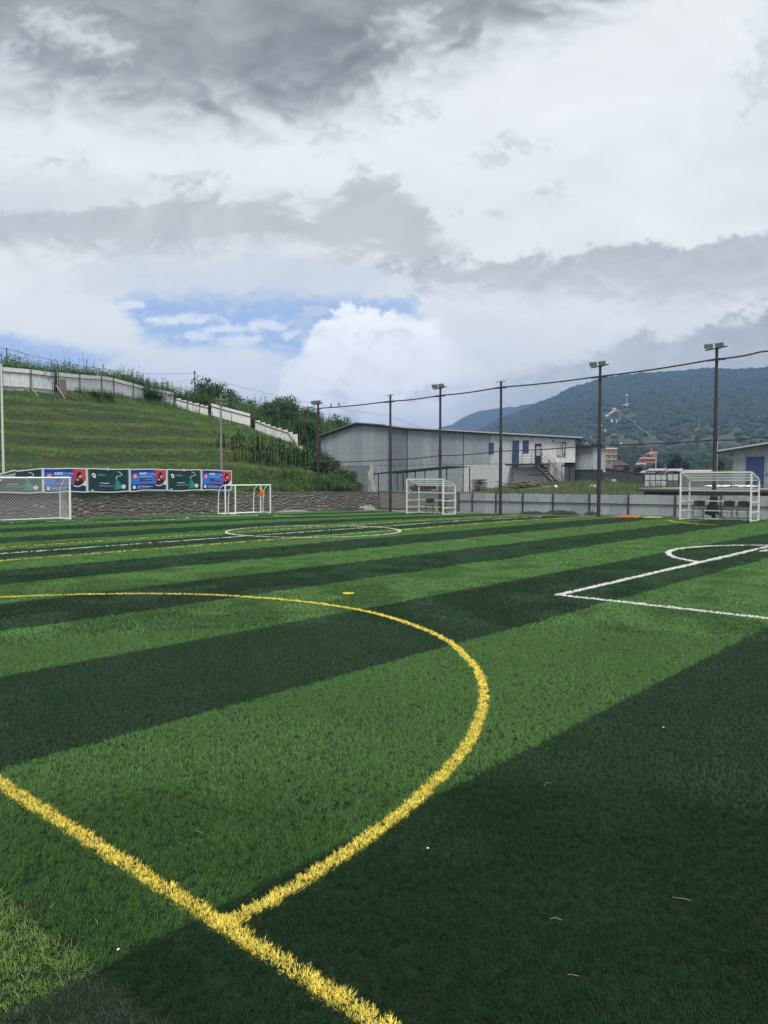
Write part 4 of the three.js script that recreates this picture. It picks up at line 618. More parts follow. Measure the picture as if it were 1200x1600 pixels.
dugout('smaller white framed dugout with clear panels and two folding chairs', [31.0, 25.72], 2.40, 1.02, 1.82, 1.50);
function chairProto(label) {                                         // folding chair, faces +z, seat 0.44 high
  const c = thing('folding_chair', label, 'chair'), k = mat([0.010, 0.011, 0.013], 0.5), seatM = mat([0.022, 0.015, 0.02], 0.7);
  mesh('backrest', grid(10, 5, (a, b) => { const x = (a - 0.5) * 0.42, cut = Math.pow(Math.abs(a - 0.5) * 2, 3) * 0.05; return [x, lerp(0.56 + cut, 0.80 - cut * 0.5, b), -0.20 - 0.06 * b + 0.03 * Math.pow((a - 0.5) * 2, 2)]; }), mat([0.008, 0.010, 0.013], 0.7, { side: THREE.DoubleSide }), c);
  mesh('seat', new RoundedBoxGeometry(0.40, 0.035, 0.38, 2, 0.015).rotateX(-0.05).translate(0, 0.44, 0.0), seatM, c);
  for (const s of [-1, 1]) {
    mesh('leg', tube([[0.205 * s, 0.0, 0.24], [0.205 * s, 0.40, 0.0], [0.21 * s, 0.62, -0.17], [0.21 * s, 0.81, -0.24]], 0.012, 12, 6), k, c);
    mesh('leg', bar([0.185 * s, 0.0, -0.26], [0.185 * s, 0.43, 0.12], 0.011, 6), k, c);
  }
  mesh('stretcher', [bar([-0.185, 0.12, -0.15], [0.185, 0.12, -0.15], 0.009, 6)], k, c); mesh('stretcher', bar([-0.205, 0.13, 0.165], [0.205, 0.13, 0.165], 0.009, 6), k, c);
  return c;
}
{
  const c0 = chairProto('black folding chair in the larger dugout, next to the bunched black tarpaulin'), spots = [[31.8, 10.93, 0.10], [31.8, 9.80, -0.06, 'black folding chair in the larger dugout between two others'], [31.8, 9.22, 0.12, 'black folding chair in the larger dugout at the end away from the bibs'], [31.5, 24.6, 0.5, 'black folding chair in the smaller dugout, turned sideways with its back to the concrete wall'], [31.5, 23.72, -0.6, 'black folding chair in the smaller dugout, beside the low fence end']];
  spots.forEach(([u, v, t, label], i) => { const c = i ? c0.clone() : c0; if (i) { c.name = numbered('folding_chair'); scene.add(c); c.userData = { ...c0.userData, label }; } c.position.set(u, drop(u, v), -v); c.rotation.y = RIGHT + t; c.userData.group = 'folding chairs in the dugouts'; });
  c0.userData.label = 'black folding chair in the larger dugout at the end near the bibs';
}

// ------------------------------------------------------------------ goals
function netPatch(A, B, C, D, step, r) {                            // cords of a diamond net over the quad A (0,0) B (1,0) C (1,1) D (0,1)
  const out = [], a = new THREE.Vector3(...A), b = new THREE.Vector3(...B), c = new THREE.Vector3(...C), d = new THREE.Vector3(...D), w = Math.max(a.distanceTo(b), d.distanceTo(c)), h = Math.max(a.distanceTo(d), b.distanceTo(c));
  const at = (x, y) => { const p = a.clone().lerp(b, x / w), q = d.clone().lerp(c, x / w); return p.lerp(q, y / h).toArray(); };
  for (const s of [1, -1]) for (let k = -h; k < w + h; k += step) { const x0 = k, x1 = k + s * h; let t0 = 0, t1 = 1; const lo = (0 - x0) / (x1 - x0), hi = (w - x0) / (x1 - x0); t0 = Math.max(0, Math.min(lo, hi)); t1 = Math.min(1, Math.max(lo, hi)); if (t1 - t0 < 0.01) continue; out.push(beam(at(x0 + (x1 - x0) * t0, h * t0), at(x0 + (x1 - x0) * t1, h * t1), r)); }
  return out;
}
{
  const g = thing('large_goal', 'white goal with a netted back standing before the banners', 'goal', [15.3, drop(15.3, 31.1), 31.1]), W = 3.7, H = 1.76, D = 0.95, HB = 1.16, R = 0.042;
  for (const x of [0, -W]) { mesh('post', bar([x, 0, 0], [x, H, 0], R, 12), mWhitePaint, g); mesh('back_post', bar([x + 0.02, 0, -D], [x + 0.02, HB, -D], R * 0.75, 10), mWhitePaint, g); mesh('stay', tube([[x, H, 0], [x, H - 0.06, -D * 0.45], [x + 0.01, HB + 0.2, -D * 0.9], [x + 0.02, HB, -D]], R * 0.55, 16, 8), mWhitePaint, g); mesh('side_bar', bar([x, 0.03, 0], [x, 0.03, -D], R * 0.7, 10), mWhitePaint, g); }
  mesh('crossbar', bar([-W - R, H, 0], [R, H, 0], R, 12), mWhitePaint, g); mesh('ground_bar', bar([-W, 0.04, -D], [0, 0.04, -D], R * 0.75, 10), mWhitePaint, g);
  const net = (n, q) => { mesh(n, q, mat([0.62, 0.64, 0.63], 0.7), g).userData.kind = 'stuff'; };
  net('back_net', netPatch([-W, 0.05, -D], [0, 0.05, -D], [0, HB, -D], [-W, HB, -D], 0.13, 0.0075)); net('roof_net', netPatch([-W, HB, -D], [0, HB, -D], [0, H, -0.02], [-W, H, -0.02], 0.13, 0.0075));
  for (const x of [0, -W]) net('side_net', netPatch([x, 0.05, -D], [x, 0.05, 0], [x, H, 0], [x, HB, -D], 0.13, 0.0075));
}
{
  const W = 2.32, H = 1.5, D = 0.62, R = 0.036;
  const small = (label, at) => {
    const g = thing('small_goal', label, 'goal', at, 0);
    for (const x of [0, W]) { mesh('post', bar([x, 0, 0], [x, H, 0], R, 12), mWhitePaint, g); mesh('stay', tube([[x, H - 0.01, 0], [x, H - 0.03, -D * 0.35], [x, H - 0.22, -D * 0.78], [x, H * 0.6, -D * 0.92], [x, 0.03, -D]], R * 0.72, 22, 8), mWhitePaint, g); mesh('side_bar', bar([x, 0.03, 0], [x, 0.03, -D], R * 0.7, 10), mWhitePaint, g); }
    mesh('crossbar', bar([-R, H, 0], [W + R, H, 0], R, 12), mWhitePaint, g); mesh('ground_bar', bar([0, 0.03, -D], [W, 0.03, -D], R * 0.7, 10), mWhitePaint, g); return g;
  };
  small('small white goal frame without a net, standing in front of another', [24.3, drop(24.3, 31.6), 31.6]);
  small('small white goal frame pushed close behind another, with an orange bib on its post', [23.98, drop(24, 32.0), 32.02]);
  const r = rng(8), bib = thing('orange_bib', 'orange training bib hung on the small goal post', 'bib', [26.28, 0.78, 31.96]);
  mesh('cloth', grid(10, 10, (a, b) => { const x = (a - 0.5) * lerp(0.52, 0.2, b) - 0.06 * (1 - b), y = 0.02 + b * 0.32 + 0.10 * (1 - b) * (a - 0.5); return [x, y, 0.05 + 0.05 * Math.sin(a * 9 + b * 2)]; }), mat([0.78, 0.20, 0.035], 0.8, { side: THREE.DoubleSide }), bib);
  mesh('strap', bar([-0.04, 0.32, 0.05], [0.03, 0.36, 0.0], 0.012, 6), mat([0.7, 0.65, 0.6]), bib);
}

// ------------------------------------------------------------------ printed banners along the top of the stone wall
function bannerArt(kind) {
  const c = document.createElement('canvas'); c.width = 512; c.height = 270; const x = c.getContext('2d');
  const bars = (X, Y, w, h, col, n) => { x.fillStyle = col; let p = X; const r = rng(X * 7 + Y); while (p < X + w) { const q = Math.min(X + w - p, 6 + r() * 26); x.fillRect(p, Y, q, h); p += q + 3 + r() * 5; } };
  if (kind === 'blue') {
    x.fillStyle = '#1c4fb0'; x.fillRect(0, 0, 512, 270); x.fillStyle = '#14307f'; x.fillRect(0, 0, 512, 34); x.fillStyle = '#2a74cf'; x.beginPath(); x.moveTo(0, 90); x.lineTo(330, 70); x.lineTo(350, 190); x.lineTo(0, 190); x.fill();
    x.fillStyle = '#152769'; x.fillRect(0, 190, 512, 80); x.fillStyle = '#16225e'; x.fillRect(128, 118, 175, 38); bars(140, 132, 150, 9, '#c04a55'); bars(215, 128, 80, 5, '#a9b6d8');
    x.fillStyle = '#c83a44'; x.beginPath(); x.arc(62, 82, 34, 0, 7); x.fill(); x.strokeStyle = '#e9c9c9'; x.lineWidth = 5; x.beginPath(); x.arc(62, 82, 23, 0, 7); x.stroke(); x.fillStyle = '#f0d8d0'; x.beginPath(); x.moveTo(62, 64); x.lineTo(78, 96); x.lineTo(46, 96); x.fill();
    x.fillStyle = '#eef3fa'; x.font = 'italic bold 42px sans-serif'; x.fillText('AIMS', 116, 66); x.font = '34px sans-serif'; x.fillStyle = '#c9d8f2'; x.fillText("Int'l College", 212, 66, 158); bars(118, 84, 180, 11, '#9fb9e6');
    x.fillStyle = '#d5d9e6'; x.fillRect(28, 205, 40, 40); bars(90, 206, 130, 7, '#7f8fc6'); bars(90, 222, 230, 9, '#c3cbe8'); bars(90, 242, 170, 8, '#98a5d4');
    x.fillStyle = '#b5313c'; x.fillRect(350, 0, 162, 270); x.fillStyle = '#15275f'; x.fillRect(350, 200, 162, 70); x.fillStyle = '#c9454f'; x.beginPath(); x.arc(440, 60, 55, 0, 7); x.fill();
    x.fillStyle = '#2a1c20'; x.beginPath(); x.ellipse(428, 78, 36, 52, 0.1, 0, 7); x.fill(); x.fillStyle = '#d6ad99'; x.beginPath(); x.ellipse(438, 82, 20, 28, 0.1, 0, 7); x.fill(); x.fillStyle = '#2a1c20'; x.beginPath(); x.ellipse(424, 62, 30, 20, -0.4, 0, 7); x.fill();
    x.fillStyle = '#1a1d2c'; x.beginPath(); x.moveTo(360, 200); x.quadraticCurveTo(372, 130, 420, 118); x.lineTo(456, 122); x.quadraticCurveTo(490, 150, 480, 215); x.lineTo(372, 225); x.fill(); x.fillStyle = '#d8c4bc'; x.beginPath(); x.moveTo(396, 118); x.lineTo(430, 132); x.lineTo(404, 146); x.fill();
    x.strokeStyle = '#dcc0ae'; x.lineWidth = 15; x.lineCap = 'round'; x.beginPath(); x.moveTo(362, 205); x.quadraticCurveTo(410, 228, 470, 184); x.stroke(); x.fillStyle = '#d9dde2'; x.beginPath(); x.moveTo(512, 130); x.lineTo(460, 190); x.lineTo(512, 205); x.fill();
  } else {
    const g = '#12343a'; x.fillStyle = g; x.fillRect(0, 0, 512, 270); x.fillStyle = '#1d5a44'; x.beginPath(); x.moveTo(0, 0); x.lineTo(26, 0); x.lineTo(12, 270); x.lineTo(0, 270); x.fill(); x.beginPath(); x.moveTo(512, 0); x.lineTo(492, 0); x.lineTo(500, 270); x.lineTo(512, 270); x.fill();
    x.fillStyle = '#d7dedb'; x.beginPath(); x.moveTo(44, 62); x.lineTo(70, 44); x.lineTo(98, 66); x.lineTo(96, 106); x.lineTo(66, 104); x.closePath(); x.fill(); x.fillStyle = g; x.beginPath(); x.arc(72, 78, 10, 0, 7); x.fill();
    bars(120, 58, 100, 20, '#6c827f'); bars(150, 162, 110, 9, '#cfd8d6'); bars(130, 196, 200, 7, '#9fb4b1'); x.fillStyle = '#184a52'; for (let k = 0; k < 6; k++) x.fillRect(240, 60 + k * 22, 90, 4);
    x.fillStyle = '#1f8a70'; x.beginPath(); x.moveTo(345, 90); x.quadraticCurveTo(360, 150, 330, 250); x.lineTo(432, 240); x.quadraticCurveTo(430, 190, 386, 150); x.quadraticCurveTo(352, 120, 366, 88); x.fill(); x.fillStyle = '#19617a'; x.beginPath(); x.moveTo(318, 170); x.lineTo(346, 150); x.lineTo(350, 250); x.lineTo(316, 250); x.fill();
    x.strokeStyle = '#cfe3dc'; x.lineWidth = 7; x.beginPath(); x.moveTo(352, 118); x.quadraticCurveTo(344, 84, 380, 76); x.quadraticCurveTo(420, 86, 428, 62); x.quadraticCurveTo(410, 34, 372, 22); x.stroke();
    x.fillStyle = '#e3e8e5'; x.beginPath(); x.arc(446, 216, 28, 0, 7); x.fill(); x.fillStyle = '#22302f'; for (const [a, b] of [[446, 214], [428, 232], [468, 226], [432, 196], [462, 196]]) { x.beginPath(); x.arc(a, b, 6, 0, 7); x.fill(); }
    x.fillStyle = '#dfe4e1'; x.fillRect(40, 250, 26, 14);
  }
  const t = new THREE.CanvasTexture(c); t.colorSpace = THREE.SRGBColorSpace; t.magFilter = THREE.LinearFilter; return t;
}
{
  const art = { blue: bannerArt('blue'), green: bannerArt('green') }, cloth = {}; for (const k in art) cloth[k] = new THREE.MeshStandardMaterial({ map: art[k], roughness: 0.55, side: THREE.DoubleSide });
  const hem = mat([0.62, 0.65, 0.66], 0.6, { side: THREE.DoubleSide }), ends = [13.0, 15.2, 17.21, 19.37, 21.41, 23.46, 25.42], kinds = ['green', 'blue', 'green', 'blue', 'green', 'blue'];
  const labels = ['dark green football banner slumping at the loose end of the row', 'blue college banner between the slumping green banner and another green one', 'dark green football banner between two blue college banners, nearer the large goal', 'blue college banner between two dark green banners', 'dark green football banner between two blue college banners, nearer the small goals', 'blue college banner at the end of the row above the small goals'];
  for (let i = 0; i < 6; i++) {
    const u0 = ends[i], W = ends[i + 1] - u0, b = thing('banner', labels[i], 'banner', [u0, 1.0, 33.36], 0, 'printed banners on the stone wall'), sd = i * 3.7;
    const top = a => 1.15 + 0.012 * Math.sin(a * 6 + sd) - (i === 0 ? 0.33 * Math.pow(1 - a, 1.3) + (a > 0.32 && a < 0.5 ? -0.05 + 0.35 * Math.abs(a - 0.41) : 0) : 0) - (i === 5 ? 0.03 * a : 0), bot = a => 0.075 + 0.022 * Math.sin(a * 7 + sd) + (i === 3 ? 0.05 * a : 0) - (i === 2 ? 0.02 : 0);
    const Z = (a, q) => 0.018 * Math.sin(a * 11 + sd + q * 2) * (0.3 + q * (1 - q) * 2) + 0.02;
    const lx = q => 0.035 - 0.03 * q + 0.02;
    mesh('print', grid(28, 8, (a, q) => { const aa = lerp(0.025, 0.975, a); return [aa * W, lerp(bot(aa) + 0.035, top(aa) - 0.04, q), Z(aa, q)]; }), cloth[kinds[i]], b);
    for (const [n, f0, f1] of [['top_hem', a => top(a) - 0.04, a => top(a) + 0.01], ['bottom_hem', a => bot(a) - 0.01, a => bot(a) + 0.035]]) mesh(n, grid(28, 1, (a, q) => [a * W, q ? f1(a) : f0(a), Z(a, n === 'top_hem' ? 1 : 0) + 0.004]), hem, b);
    for (const [s, a0, a1] of [[0, 0.001, 0.025], [1, 0.975, 0.999]]) mesh('side_hem', grid(1, 8, (a, q) => { const aa = lerp(a0, a1, a); return [aa * W, lerp(bot(aa) + 0.035, top(aa) - 0.04, q), Z(aa, q) + 0.001]; }), hem, b);
    mesh('pole', bar([0.03, -0.1, -0.06], [0.03, top(0.02) - 0.02, -0.03], 0.018, 6), mSteelDark, b);
    if (i === 2 || i === 4) mesh('ring', new THREE.TorusGeometry(0.055, 0.014, 6, 16).translate(W * 0.48, 1.12, 0.05), hem, b);
    if (i === 0) { mesh('fold', grid(12, 2, (a, q) => [lerp(-0.35, W * 0.45, a), lerp(0.72, 0.86 + 0.05 * a, q) + 0.05 * Math.sin(a * 7), 0.05 + 0.06 * q]), hem, b); mesh('back_print', grid(10, 3, (a, q) => [lerp(-2.2, 0.02, a), lerp(0.08, 0.80 - 0.05 * Math.sin(a * 4), q), 0.015 + 0.02 * Math.sin(a * 9)]), mat([0.03, 0.075, 0.075], 0.6, { side: THREE.DoubleSide }), b); }
  }
}

// ------------------------------------------------------------------ utility poles and wires
{
  const w = thing('white_pole', 'slim white steel pole rising behind the slumping banner', 'pole', [13.92, 0, 34.3]); mesh('shaft', bar([0, 0.8, 0], [0, 6.6, 0], 0.055, 10, 0.045), mat([0.55, 0.56, 0.54], 0.6), w); mesh('cap', new THREE.SphereGeometry(0.05, 10, 6).translate(0, 6.6, 0), mat([0.4, 0.4, 0.39]), w);
  const conc = mat([0.42, 0.41, 0.37], 0.9, { map: earthMap }), e = thing('utility_pole', 'pale concrete utility pole with two crossarms behind the last banner', 'pole', [28.19, 0, 38], 0.0); mesh('shaft', bar([0, 1.0, 0], [0, 6.75, 0], 0.085, 10, 0.055), conc, e); for (const y of [6.46, 6.2]) { const a = mesh('crossarm', box(0.86, 0.05, 0.05, 0, y, 0.07), conc, e); for (const x of [-0.38, 0.38]) mesh('insulator', new THREE.CylinderGeometry(0.02, 0.028, 0.09, 8).translate(x, y + 0.06, 0.07), mat([0.2, 0.17, 0.15], 0.3), a); }
  const dk = mat([0.10, 0.10, 0.10], 0.8), far = [[[34, 82.4], 15.3, 'thin dark post on the hill crest above the double fence post'], [[65.7, 94.8], 17.4, 'utility pole with crossarms beside the tall bushes on the crest'], [[90.7, 78.5], 11.9, 'thin dark pole standing behind the warehouse roof']];
  for (const [[u, v], top, label] of far) { const h0 = hillH(u, v), p = thing('utility_pole', label, 'pole', [u, h0, v]); mesh('shaft', bar([0, -0.4, 0], [0, top - h0, 0], 0.09, 8, 0.07), dk, p); if (top > 16) { mesh('crossarm', box(1.5, 0.09, 0.09, 0, top - h0 - 0.25, 0.08, 0, 0.7, 0), dk, p); mesh('crossarm', box(1.1, 0.08, 0.08, 0.1, top - h0 - 1.1, 0.08, 0, 0.7, 0.25), dk, p); mesh('brace', bar([-0.7, top - h0 - 2, 0], [0, top - h0 - 0.9, 0], 0.05, 6), dk, p); } }
  const wire = (label, a, b, sag, r = 0.022) => single('overhead_wire', label, 'wire', tube(Array.from({ length: 9 }, (_, i) => { const t = i / 8; return [lerp(a[0], b[0], t), lerp(a[1], b[1], t) - sag * 4 * t * (1 - t), -lerp(a[2], b[2], t)]; }), r, 40, 5), dk);
  wire('overhead wire from the crest post to the crossarm pole', [34, 15.2, 82.4], [65.7, 17.1, 94.8], 1.0); wire('lower overhead wire along the crest', [34, 13.9, 82.4], [65.7, 16.2, 94.8], 1.3, 0.014); wire('overhead wire leaving the edge of the crest', [20, 15.6, 77.5], [34, 15.2, 82.4], 0.3);
  wire('overhead wire from the crossarm pole to the pole behind the warehouse', [65.7, 16.9, 94.8], [90.7, 11.5, 78.5], 0.6, 0.02); wire('overhead wire running down behind the warehouse roof', [90.7, 11.5, 78.5], [106, 8.3, 74], 0.5, 0.02);
  const lp = thing('street_lamp', 'slim pale lamp post behind the grey shed eave', 'lamp post', [50, 0, 16.1]); mesh('shaft', bar([0, 0.2, 0], [0, 4.05, 0], 0.065, 8, 0.05), mat([0.42, 0.44, 0.44], 0.6), lp); mesh('clamp', [box(0.16, 0.06, 0.16, 0, 3.1, 0)], mat([0.3, 0.3, 0.3]), lp);
}

// ------------------------------------------------------------------ heaps, timber, bibs and litter
function heap(name, label, category, [u, h, v], W, H, D, colour, seed, turn = RIGHT, rough = 0.85, soft = 3) {   // a crumpled heap of cloth or soil
  const g = thing(name, label, category, [u, h, v], turn);
  mesh('heap', grid(36, 14, (a, b) => { const x = (a - 0.5) * 2, z = (b - 0.5) * 2, e = Math.max(0, 1 - Math.pow(Math.abs(x), 2.2)) * Math.max(0, 1 - Math.pow(Math.abs(z), 2.2)); return [x * W / 2, H * (Math.pow(e, 0.6) * (0.62 + 0.75 * fbm(x * soft + seed, z * soft * 0.7 + seed, 4))) - 0.02, z * D / 2]; }, (a, b) => [a * W, b * D]), mat(colour, rough, { map: earthMap, side: THREE.DoubleSide }), g); return g;
}
heap('net_heap', 'long low heap of folded dark green netting at the fence foot', 'netting', [33.85, -0.1, 19.75], 1.7, 0.20, 0.5, [0.035, 0.055, 0.050], 3, RIGHT, 0.9, 5);
heap('net_heap', 'taller crumpled heap of dark green netting at the fence foot', 'netting', [33.95, -0.08, 18.25], 1.9, 0.30, 0.6, [0.040, 0.060, 0.055], 7, RIGHT, 0.9, 4);
heap('net_heap', 'small dark netting bundle against the fence post', 'netting', [34.1, -0.05, 16.75], 0.7, 0.24, 0.35, [0.05, 0.06, 0.055], 11);
heap('net_heap', 'dark green net heaped at the stone wall end', 'netting', [33.5, drop(33, 32.6) - 0.02, 32.3], 2.6, 0.36, 0.7, [0.045, 0.075, 0.055], 15, 0, 0.9, 4);
heap('sack_heap', 'pale empty cement sacks on the dark green net', 'sacks', [35.3, drop(35, 32.7) - 0.02, 32.6], 1.6, 0.42, 0.5, [0.50, 0.49, 0.45], 19, 0, 0.8, 6);
heap('rubble_heap', 'whitish rubble and torn sacks below the small goals end of wall', 'rubble', [29.4, drop(29.4, 33) - 0.02, 33.0], 2.6, 0.20, 0.5, [0.42, 0.41, 0.38], 23, 0, 0.95, 7);
heap('training_bibs', 'flat pile of orange training bibs on the turf edge', 'bibs', [32.75, drop(32.7, 14.3), 14.3], 1.25, 0.17, 0.42, [0.80, 0.19, 0.03], 27, RIGHT, 0.8, 6);
heap('training_bibs', 'flat pile of lime yellow training bibs beside the orange ones', 'bibs', [32.75, drop(32.7, 13.15), 13.15], 1.05, 0.12, 0.4, [0.62, 0.74, 0.10], 31, RIGHT, 0.8, 6);
heap('tarpaulin', 'white tarpaulin thrown over a heap behind the low fence', 'tarpaulin', [52.5, 0.72, 25.6], 1.9, 0.62, 1.2, [0.70, 0.71, 0.70], 35, RIGHT, 0.6, 2.5);
heap('soil_heap', 'brown heap of soil and rubbish below the dark gate', 'soil', [53.2, 0.55, 27.8], 4.2, 0.75, 1.8, [0.14, 0.115, 0.09], 39, RIGHT, 1, 5);
heap('sack_heap', 'white and black bags dumped on the grassy mound', 'sacks', [58.8, 1.25, 27.0], 0.75, 0.55, 0.5, [0.62, 0.60, 0.58], 43, RIGHT, 0.7, 5);
heap('sack_heap', 'dark bin bags on the mound beside the grey boundary wall', 'sacks', [60.5, 1.3, 28.4], 0.8, 0.55, 0.5, [0.06, 0.07, 0.085], 47, RIGHT, 0.5, 4);
single('paper_scrap', 'torn white sheet standing in the weeds behind the fence', 'scrap', grid(4, 4, (a, b) => [a * 0.3 - 0.1 * b, b * 0.25, 0.1 * Math.sin(a * 5 + b * 3)]), mat([0.7, 0.7, 0.68], 0.8, { side: THREE.DoubleSide }), [51, 0.95, 27.9], RIGHT);
{
  const r = rng(51), wood = [[0.30, 0.20, 0.13], [0.23, 0.15, 0.10], [0.38, 0.28, 0.19], [0.17, 0.12, 0.085]].map(c => mat(c, 0.9, { map: earthMap }));
  const st = (label, at, n, w, lay, spread) => { const t = thing('board_stack', label, 'timber', at, RIGHT, 'timber stacks in the yard'); for (let k = 0; k < n; k++) { const y = 0.03 + k * lay; mesh('board', box(w * rr(0.75, 1.1, r), 0.035, rr(0.45, 0.7, r), rr(-spread, spread, r), y, rr(-0.12, 0.12, r), rr(-0.04, 0.04, r), rr(-0.2, 0.2, r), rr(-0.05, 0.05, r)), wood[Math.floor(r() * 4)], t); } return t; };
  st('tall leaning stack of brown boards against the pale warehouse wall', [53, 0.42, 36.15], 26, 1.25, 0.047, 0.10); st('low spread of brown boards behind the low fence', [51.8, 0.42, 34.6], 8, 2.3, 0.05, 0.5);
  const pl = thing('plank_heap', 'heap of tilted old planks and boards under the landing', 'timber', [53, 0.62, 32.0], RIGHT); for (let k = 0; k < 30; k++) mesh('plank', box(rr(1.1, 2.2, r), 0.04, rr(0.12, 0.4, r), rr(-1.3, 1.3, r), 0.1 + 0.75 * r() * (1 - Math.abs((k % 10) / 10 - 0.5)), rr(-0.5, 0.5, r), rr(-0.25, 0.25, r), rr(-0.7, 0.7, r), rr(-0.30, 0.12, r)), wood[Math.floor(r() * 4)], pl);
  // loose fibres and specks on the turf
  const fm = mat([0.30, 0.36, 0.20], 0.6), pts = [[1.30, 2.85], [1.36, 2.62], [2.05, 2.95], [2.5, 1.35], [2.25, 1.15], [2.95, 1.05], [3.6, 2.0]];
  pts.forEach(([u, v], i) => { const a = r() * 6.28, L = rr(0.018, 0.034, r), b = rr(-1, 1, r) * 0.6; single('loose_fibre', 'pale curled plastic fibre lying on the turf', 'fibre', tube([[-L, 0, 0], [-L * 0.3, 0.004, L * b], [L * 0.4, 0.002, L * b], [L, 0, -L * b * 0.3]], 0.0007, 10, 4), fm, [u, 0.040, v], a, 'loose fibres on the turf'); });
  [[1.33, 2.41], [2.62, 2.05], [4.95, 1.9], [7.2, 5.4]].forEach(([u, v]) => single('paper_speck', 'tiny white paper speck on the turf', 'scrap', new THREE.DodecahedronGeometry(0.0042, 0).scale(1.5, 0.6, 1), mat([0.75, 0.76, 0.74], 0.8), [u, 0.038, v], r() * 6, 'white specks on the turf'));
}

// ------------------------------------------------------------------ vegetation
// a leaf: a folded lozenge of two or four faces from base to tip
function leafInto(pos, nor, b, dir, up, len, wid, droop = 0) {
  const side = new THREE.Vector3().crossVectors(dir, up).normalize().multiplyScalar(wid / 2), m = b.clone().addScaledVector(dir, len * 0.5).addScaledVector(UPV, -droop * len * 0.15), t = b.clone().addScaledVector(dir, len).addScaledVector(UPV, -droop * len * 0.6), n = new THREE.Vector3().crossVectors(dir, side).normalize(); if (n.y < 0) { n.negate(); side.negate(); }
  const l = m.clone().add(side), r = m.clone().sub(side), q = n.clone().lerp(UPV, 0.45).normalize();
  const o = n.clone().multiplyScalar(wid * 0.02); for (const p of [b, r, l, l, r, t]) { pos.push(p.x + o.x, p.y + o.y, p.z + o.z); nor.push(q.x, q.y, q.z); } const w = n.clone().negate().lerp(UPV, 0.45).normalize(); for (const p of [b, l, r, l, t, r]) { pos.push(p.x - o.x, p.y - o.y, p.z - o.z); nor.push(w.x, w.y, w.z); }
}
function fromArrays(pos, nor) { const g = new THREE.BufferGeometry(); g.setAttribute('position', new THREE.Float32BufferAttribute(pos, 3)); g.setAttribute('normal', new THREE.Float32BufferAttribute(nor, 3)); g.setAttribute('uv', new THREE.BufferAttribute(new Float32Array(pos.length / 3 * 2), 2)); return g; }
const V3 = (x, y, z) => new THREE.Vector3(x, y, z);
function grassClump(n, h, spread, w, seed) { const r = rng(seed), pos = [], nor = []; for (let k = 0; k < n; k++) { const a = r() * 6.283, q = Math.sqrt(r()) * spread, d = V3(Math.cos(a) * 0.55 * r(), 1, Math.sin(a) * 0.55 * r()).normalize(); leafInto(pos, nor, V3(Math.cos(a) * q, -0.03, Math.sin(a) * q), d, V3(Math.cos(a + 1.3), 0, Math.sin(a + 1.3)), h * (0.5 + 0.7 * r()), w, 0.5); } return fromArrays(pos, nor); }
function weed(n, h, rad, leaf, seed, taper = 0.75) {                 // upright leafy stalks
  const r = rng(seed), pos = [], nor = [], stalks = 3 + Math.floor(r() * 3);
  for (let s = 0; s < stalks; s++) {
    const a0 = r() * 6.283, lean = 0.16 * r(), hh = h * (0.6 + 0.45 * r()), bx = Math.cos(a0) * rad * 0.5, bz = Math.sin(a0) * rad * 0.5;
    leafInto(pos, nor, V3(bx, 0, bz), V3(Math.cos(a0) * lean, 1, Math.sin(a0) * lean).normalize(), V3(1, 0, 0), hh, 0.03);
    for (let k = 0; k < n / stalks; k++) { const t = 0.1 + 0.9 * Math.pow(r(), 0.8), a = r() * 6.283, d = V3(Math.cos(a), 0.35 + 0.7 * t, Math.sin(a)).normalize(), L = leaf * (0.6 + 0.7 * r()) * (1 - taper * t * t); leafInto(pos, nor, V3(bx + Math.cos(a0) * lean * t * hh, t * hh, bz + Math.sin(a0) * lean * t * hh), d, UPV, L, L * 0.34, 0.5); }
  }
  return fromArrays(pos, nor);
}
function maize(h, seed) {
  const r = rng(seed), pos = [], nor = [], a0 = r() * 6.283;
  leafInto(pos, nor, V3(0, 0, 0), V3(0, 1, 0), V3(1, 0, 0), h, 0.05); leafInto(pos, nor, V3(0, 0, 0), V3(0, 1, 0), V3(0, 0, 1), h, 0.05);
  for (let k = 0; k < 11; k++) { const y = h * (0.16 + 0.07 * k), a = a0 + (k % 2) * Math.PI + (r() - 0.5) * 0.9, L = (0.62 + 0.3 * r()) * (1 - 0.035 * k), c = Math.cos(a), s = Math.sin(a); let p = V3(c * 0.02, y, s * 0.02), el = 0.95; for (let q = 0; q < 3; q++) { const d = V3(c * Math.cos(el), Math.sin(el), s * Math.cos(el)); const w = 0.085 * [1, 0.9, 0.55][q], side = V3(-s, 0, c).multiplyScalar(w / 2), side2 = V3(-s, 0, c).multiplyScalar(0.085 * [0.9, 0.55, 0.05][q] / 2), e = p.clone().addScaledVector(d, L / 3), n = V3(-c * Math.sin(el), Math.cos(el), -s * Math.sin(el)); for (const v of [p.clone().add(side), p.clone().sub(side), e.clone().add(side2), e.clone().add(side2), p.clone().sub(side), e.clone().sub(side2)]) { pos.push(v.x, v.y, v.z); nor.push(n.x, n.y, n.z); } p = e; el -= 0.75; } }
  for (let k = 0; k < 6; k++) { const a = r() * 6.283; leafInto(pos, nor, V3(0, h * 0.97, 0), V3(Math.cos(a) * 0.5, 1, Math.sin(a) * 0.5).normalize(), V3(1, 0, 0), 0.26, 0.015); }
  return fromArrays(pos, nor);
}
